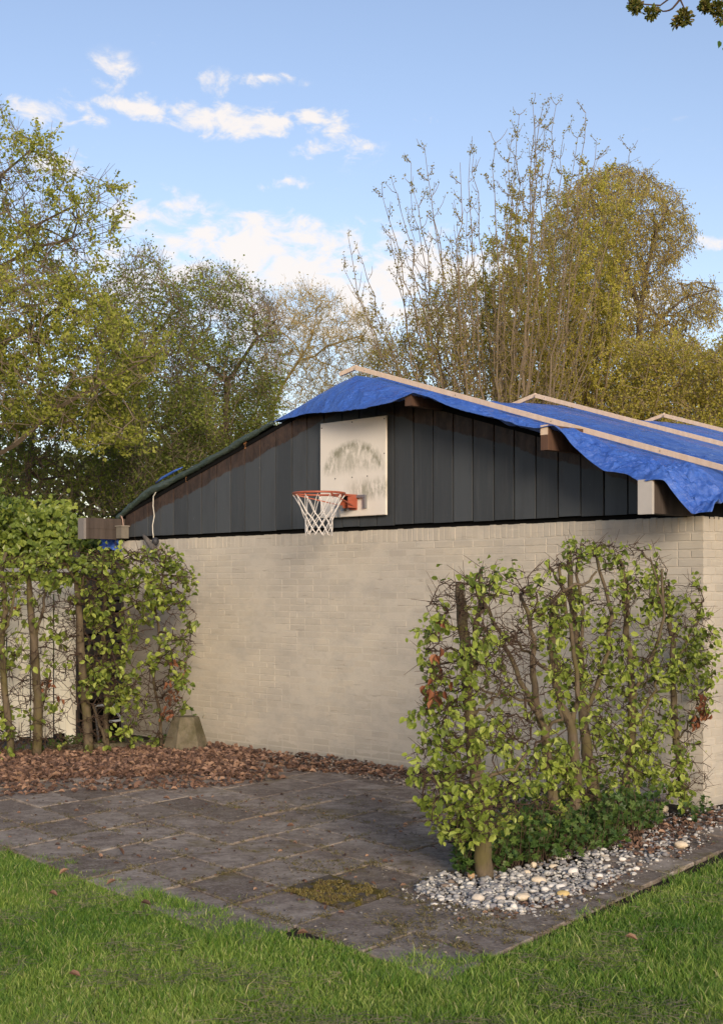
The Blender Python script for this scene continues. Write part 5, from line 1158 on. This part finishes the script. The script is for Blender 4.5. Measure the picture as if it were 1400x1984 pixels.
build_tree('yellow_green_bush', 'yellow green shrub low at the right edge behind the roof', 'shrub', (P(1330, 1142, 26)[0], 26, 0), [resample([np.array([P(1330, 1142, 26)[0], 26, 0]), P(1335, 950, 26), P(1340, 840, 26)], 5)], env([(1180, 760), (1230, 680), (1300, 650), (1360, 690), (1440, 640), (1460, 860), (1180, 860)], 1100, 26, 1.2), M['bark_up'], M['leafD'], (.04, .07), 20000, .28, .005, .03, .75, .1, .3, 2, rnd_fn=clumpn(46, 1, .1, 1.3))
build_tree('olive_bush', 'olive shrub showing between the battens behind the ridge', 'shrub', (P(820, 1142, 27)[0], 27, 0), [resample([np.array([P(820, 1142, 27)[0], 27, 0]), P(830, 950, 27), P(850, 800, 27)], 5)], env([(690, 740), (720, 690), (790, 640), (840, 560), (880, 540), (930, 560), (1000, 640), (1000, 860), (720, 860)], 1300, 27, 1.2), M['bark_up'], M['leafD'], (.035, .06), 14000, .28, .005, .03, .75, .1, .35, 2, rnd_fn=clumpn(47, 1, -.1, 1.1))
# far hedge mass that closes the view below the crowns
def far_mass():
    n = 42000; x = rng.uniform(-22, 22, n); y = 34+rng.normal(size=n)*.8; top = 4.3+1.6*vnoise(np.stack([x, x*0], 1), .35, 49)-.25*np.abs(x)*.0; z = rng.random(n)**.8*top
    c = np.stack([x, y, z], 1); V, Fc, k = leaves(c, rand_dirs(n), unit(rand_dirs(n)+np.array([0, -.6, .5])), .16+.16*rng.random(n), .8, 'quad')
    o = obj('far_hedgerow', V, Fc, M['leafF'], None, np.tile(rng.random(n), k)); tag(o, 'dark far hedgerow closing the gap below the tree crowns', 'hedgerow', kind='stuff')
far_mass()
# ivy bush behind the left hedge
def ivy():
    YI = 16.2; n = 9000
    poly = [(-80, 980), (20, 975), (60, 1000), (110, 985), (135, 1010), (140, 1040), (235, 1050), (235, 1110), (-80, 1140)]
    t = thing('ivy_bush', 'glossy bright green ivy mound above the left fence', 'ivy', (P(60, 1142, YI)[0], YI, 0))
    pts = env(poly, 420, YI, .5); root = np.array([P(60, 1142, YI)[0], YI, 0]); allP, par, order = dendrite(resample([root, root+np.array([0, 0, 1.5])], 6), np.arange(-1, 5), pts, .2); r, _ = radii(par, order, .004)
    idx = np.where(par >= 0)[0]; V, Fc = edges_mesh(allP[par[idx]], allP[idx], np.minimum(r[par[idx]], .05), np.minimum(r[idx], .05), 4); obj('stems', V, Fc, M['bark_grey'], t)
    c = pts[rng.integers(0, len(pts), n)]+rng.normal(size=(n, 3))*.10
    leaf_obj('foliage', c, unit(rand_dirs(n)+np.array([0, -.2, -.4])), unit(rand_dirs(n)*.6+np.array([0, -.9, .6])), .05+.04*rng.random(n), M['leafI'], t, .85, 'hex', clumpn(50, 2.5, -.1, 1.1)(c), kind='stuff')
ivy()
# overhanging blossom branch at the top right, from a tree outside the frame
def overhang():
    Y = 6.6; t = thing('cherry_tree', 'cherry branches with round bud clusters hanging in at the top right', 'tree', (3.9, 6.4, 0))
    tr_ = resample([(3.9, 6.4, 0), (3.85, 6.5, 1.8), (3.7, 6.5, 3.2), (3.3, 6.5, 4.4)], 16); obj('trunk', *tube(tr_, np.linspace(.13, .06, 16), 10), M['bark_grey'], t, smooth=True)
    lines = [[tr_[-1], P(1560, -60, Y), P(1420, -70, Y), P(1330, -30, Y), P(1315, -5, Y), P(1285, 8, Y), P(1262, 14, Y), P(1235, 14, Y), P(1214, 5, Y)],
             [P(1330, -30, Y), P(1314, 2, Y), P(1300, 18, Y), P(1285, 22, Y), P(1272, 14, Y)], [P(1310, -50, Y), P(1318, 0, Y), P(1328, 22, Y)],
             [P(1460, -80, Y), P(1440, -20, Y), P(1395, 8, Y), P(1370, 10, Y)], [P(1560, -60, Y), P(1500, 20, Y), P(1440, 70, Y), P(1402, 80, Y)]]
    obj('branch', *join([tube(resample(l, 14), np.linspace(.02 if k == 0 else .008, .0025, 14), 6) for k, l in enumerate(lines)]), M['twig'], t, smooth=True)
    lm = leaf_mat('bud_leaf', [(.09, .10, .02), (.15, .16, .035), (.20, .14, .06)], .35)
    for (px, py, r, n) in ((1231, 11, .026, 120), (1262, 25, .025, 120), (1325, 32, .033, 170), (1310, 45, .013, 40), (1366, 10, .024, 110), (1388, 16, .026, 120), (1397, 35, .016, 40)):
        c = P(px, py, Y)+rand_dirs(n)*r*(rng.random((n, 1))**.5); leaf_obj('blossom_cluster', c, unit((c-P(px, py, Y))/r+rand_dirs(n)*.5), rand_dirs(n), .018+.01*rng.random(n), lm, t, .6, 'hex')
    for (px, py, L) in ((1224, 2, .04), (1214, 8, .03), (1265, 8, .045), (1274, 15, .03), (1356, 6, .04), (1380, 2, .035), (1393, 78, .04), (1399, 92, .035), (1396, 40, .035), (1321, 48, .02)):
        leaf_obj('leaf', P(px, py, Y)[None], np.array([[random.uniform(-.6, .6), -.2, -1.]]), np.array([[.2, -1., .4]]), L, M['under'], t, .6, 'hex', np.array([.4]))
overhang()
tris = sum(len(o.data.loops)-2*len(o.data.polygons) for o in bpy.data.objects if o.type == 'MESH')
print('objects', len(bpy.data.objects), 'tris', tris)
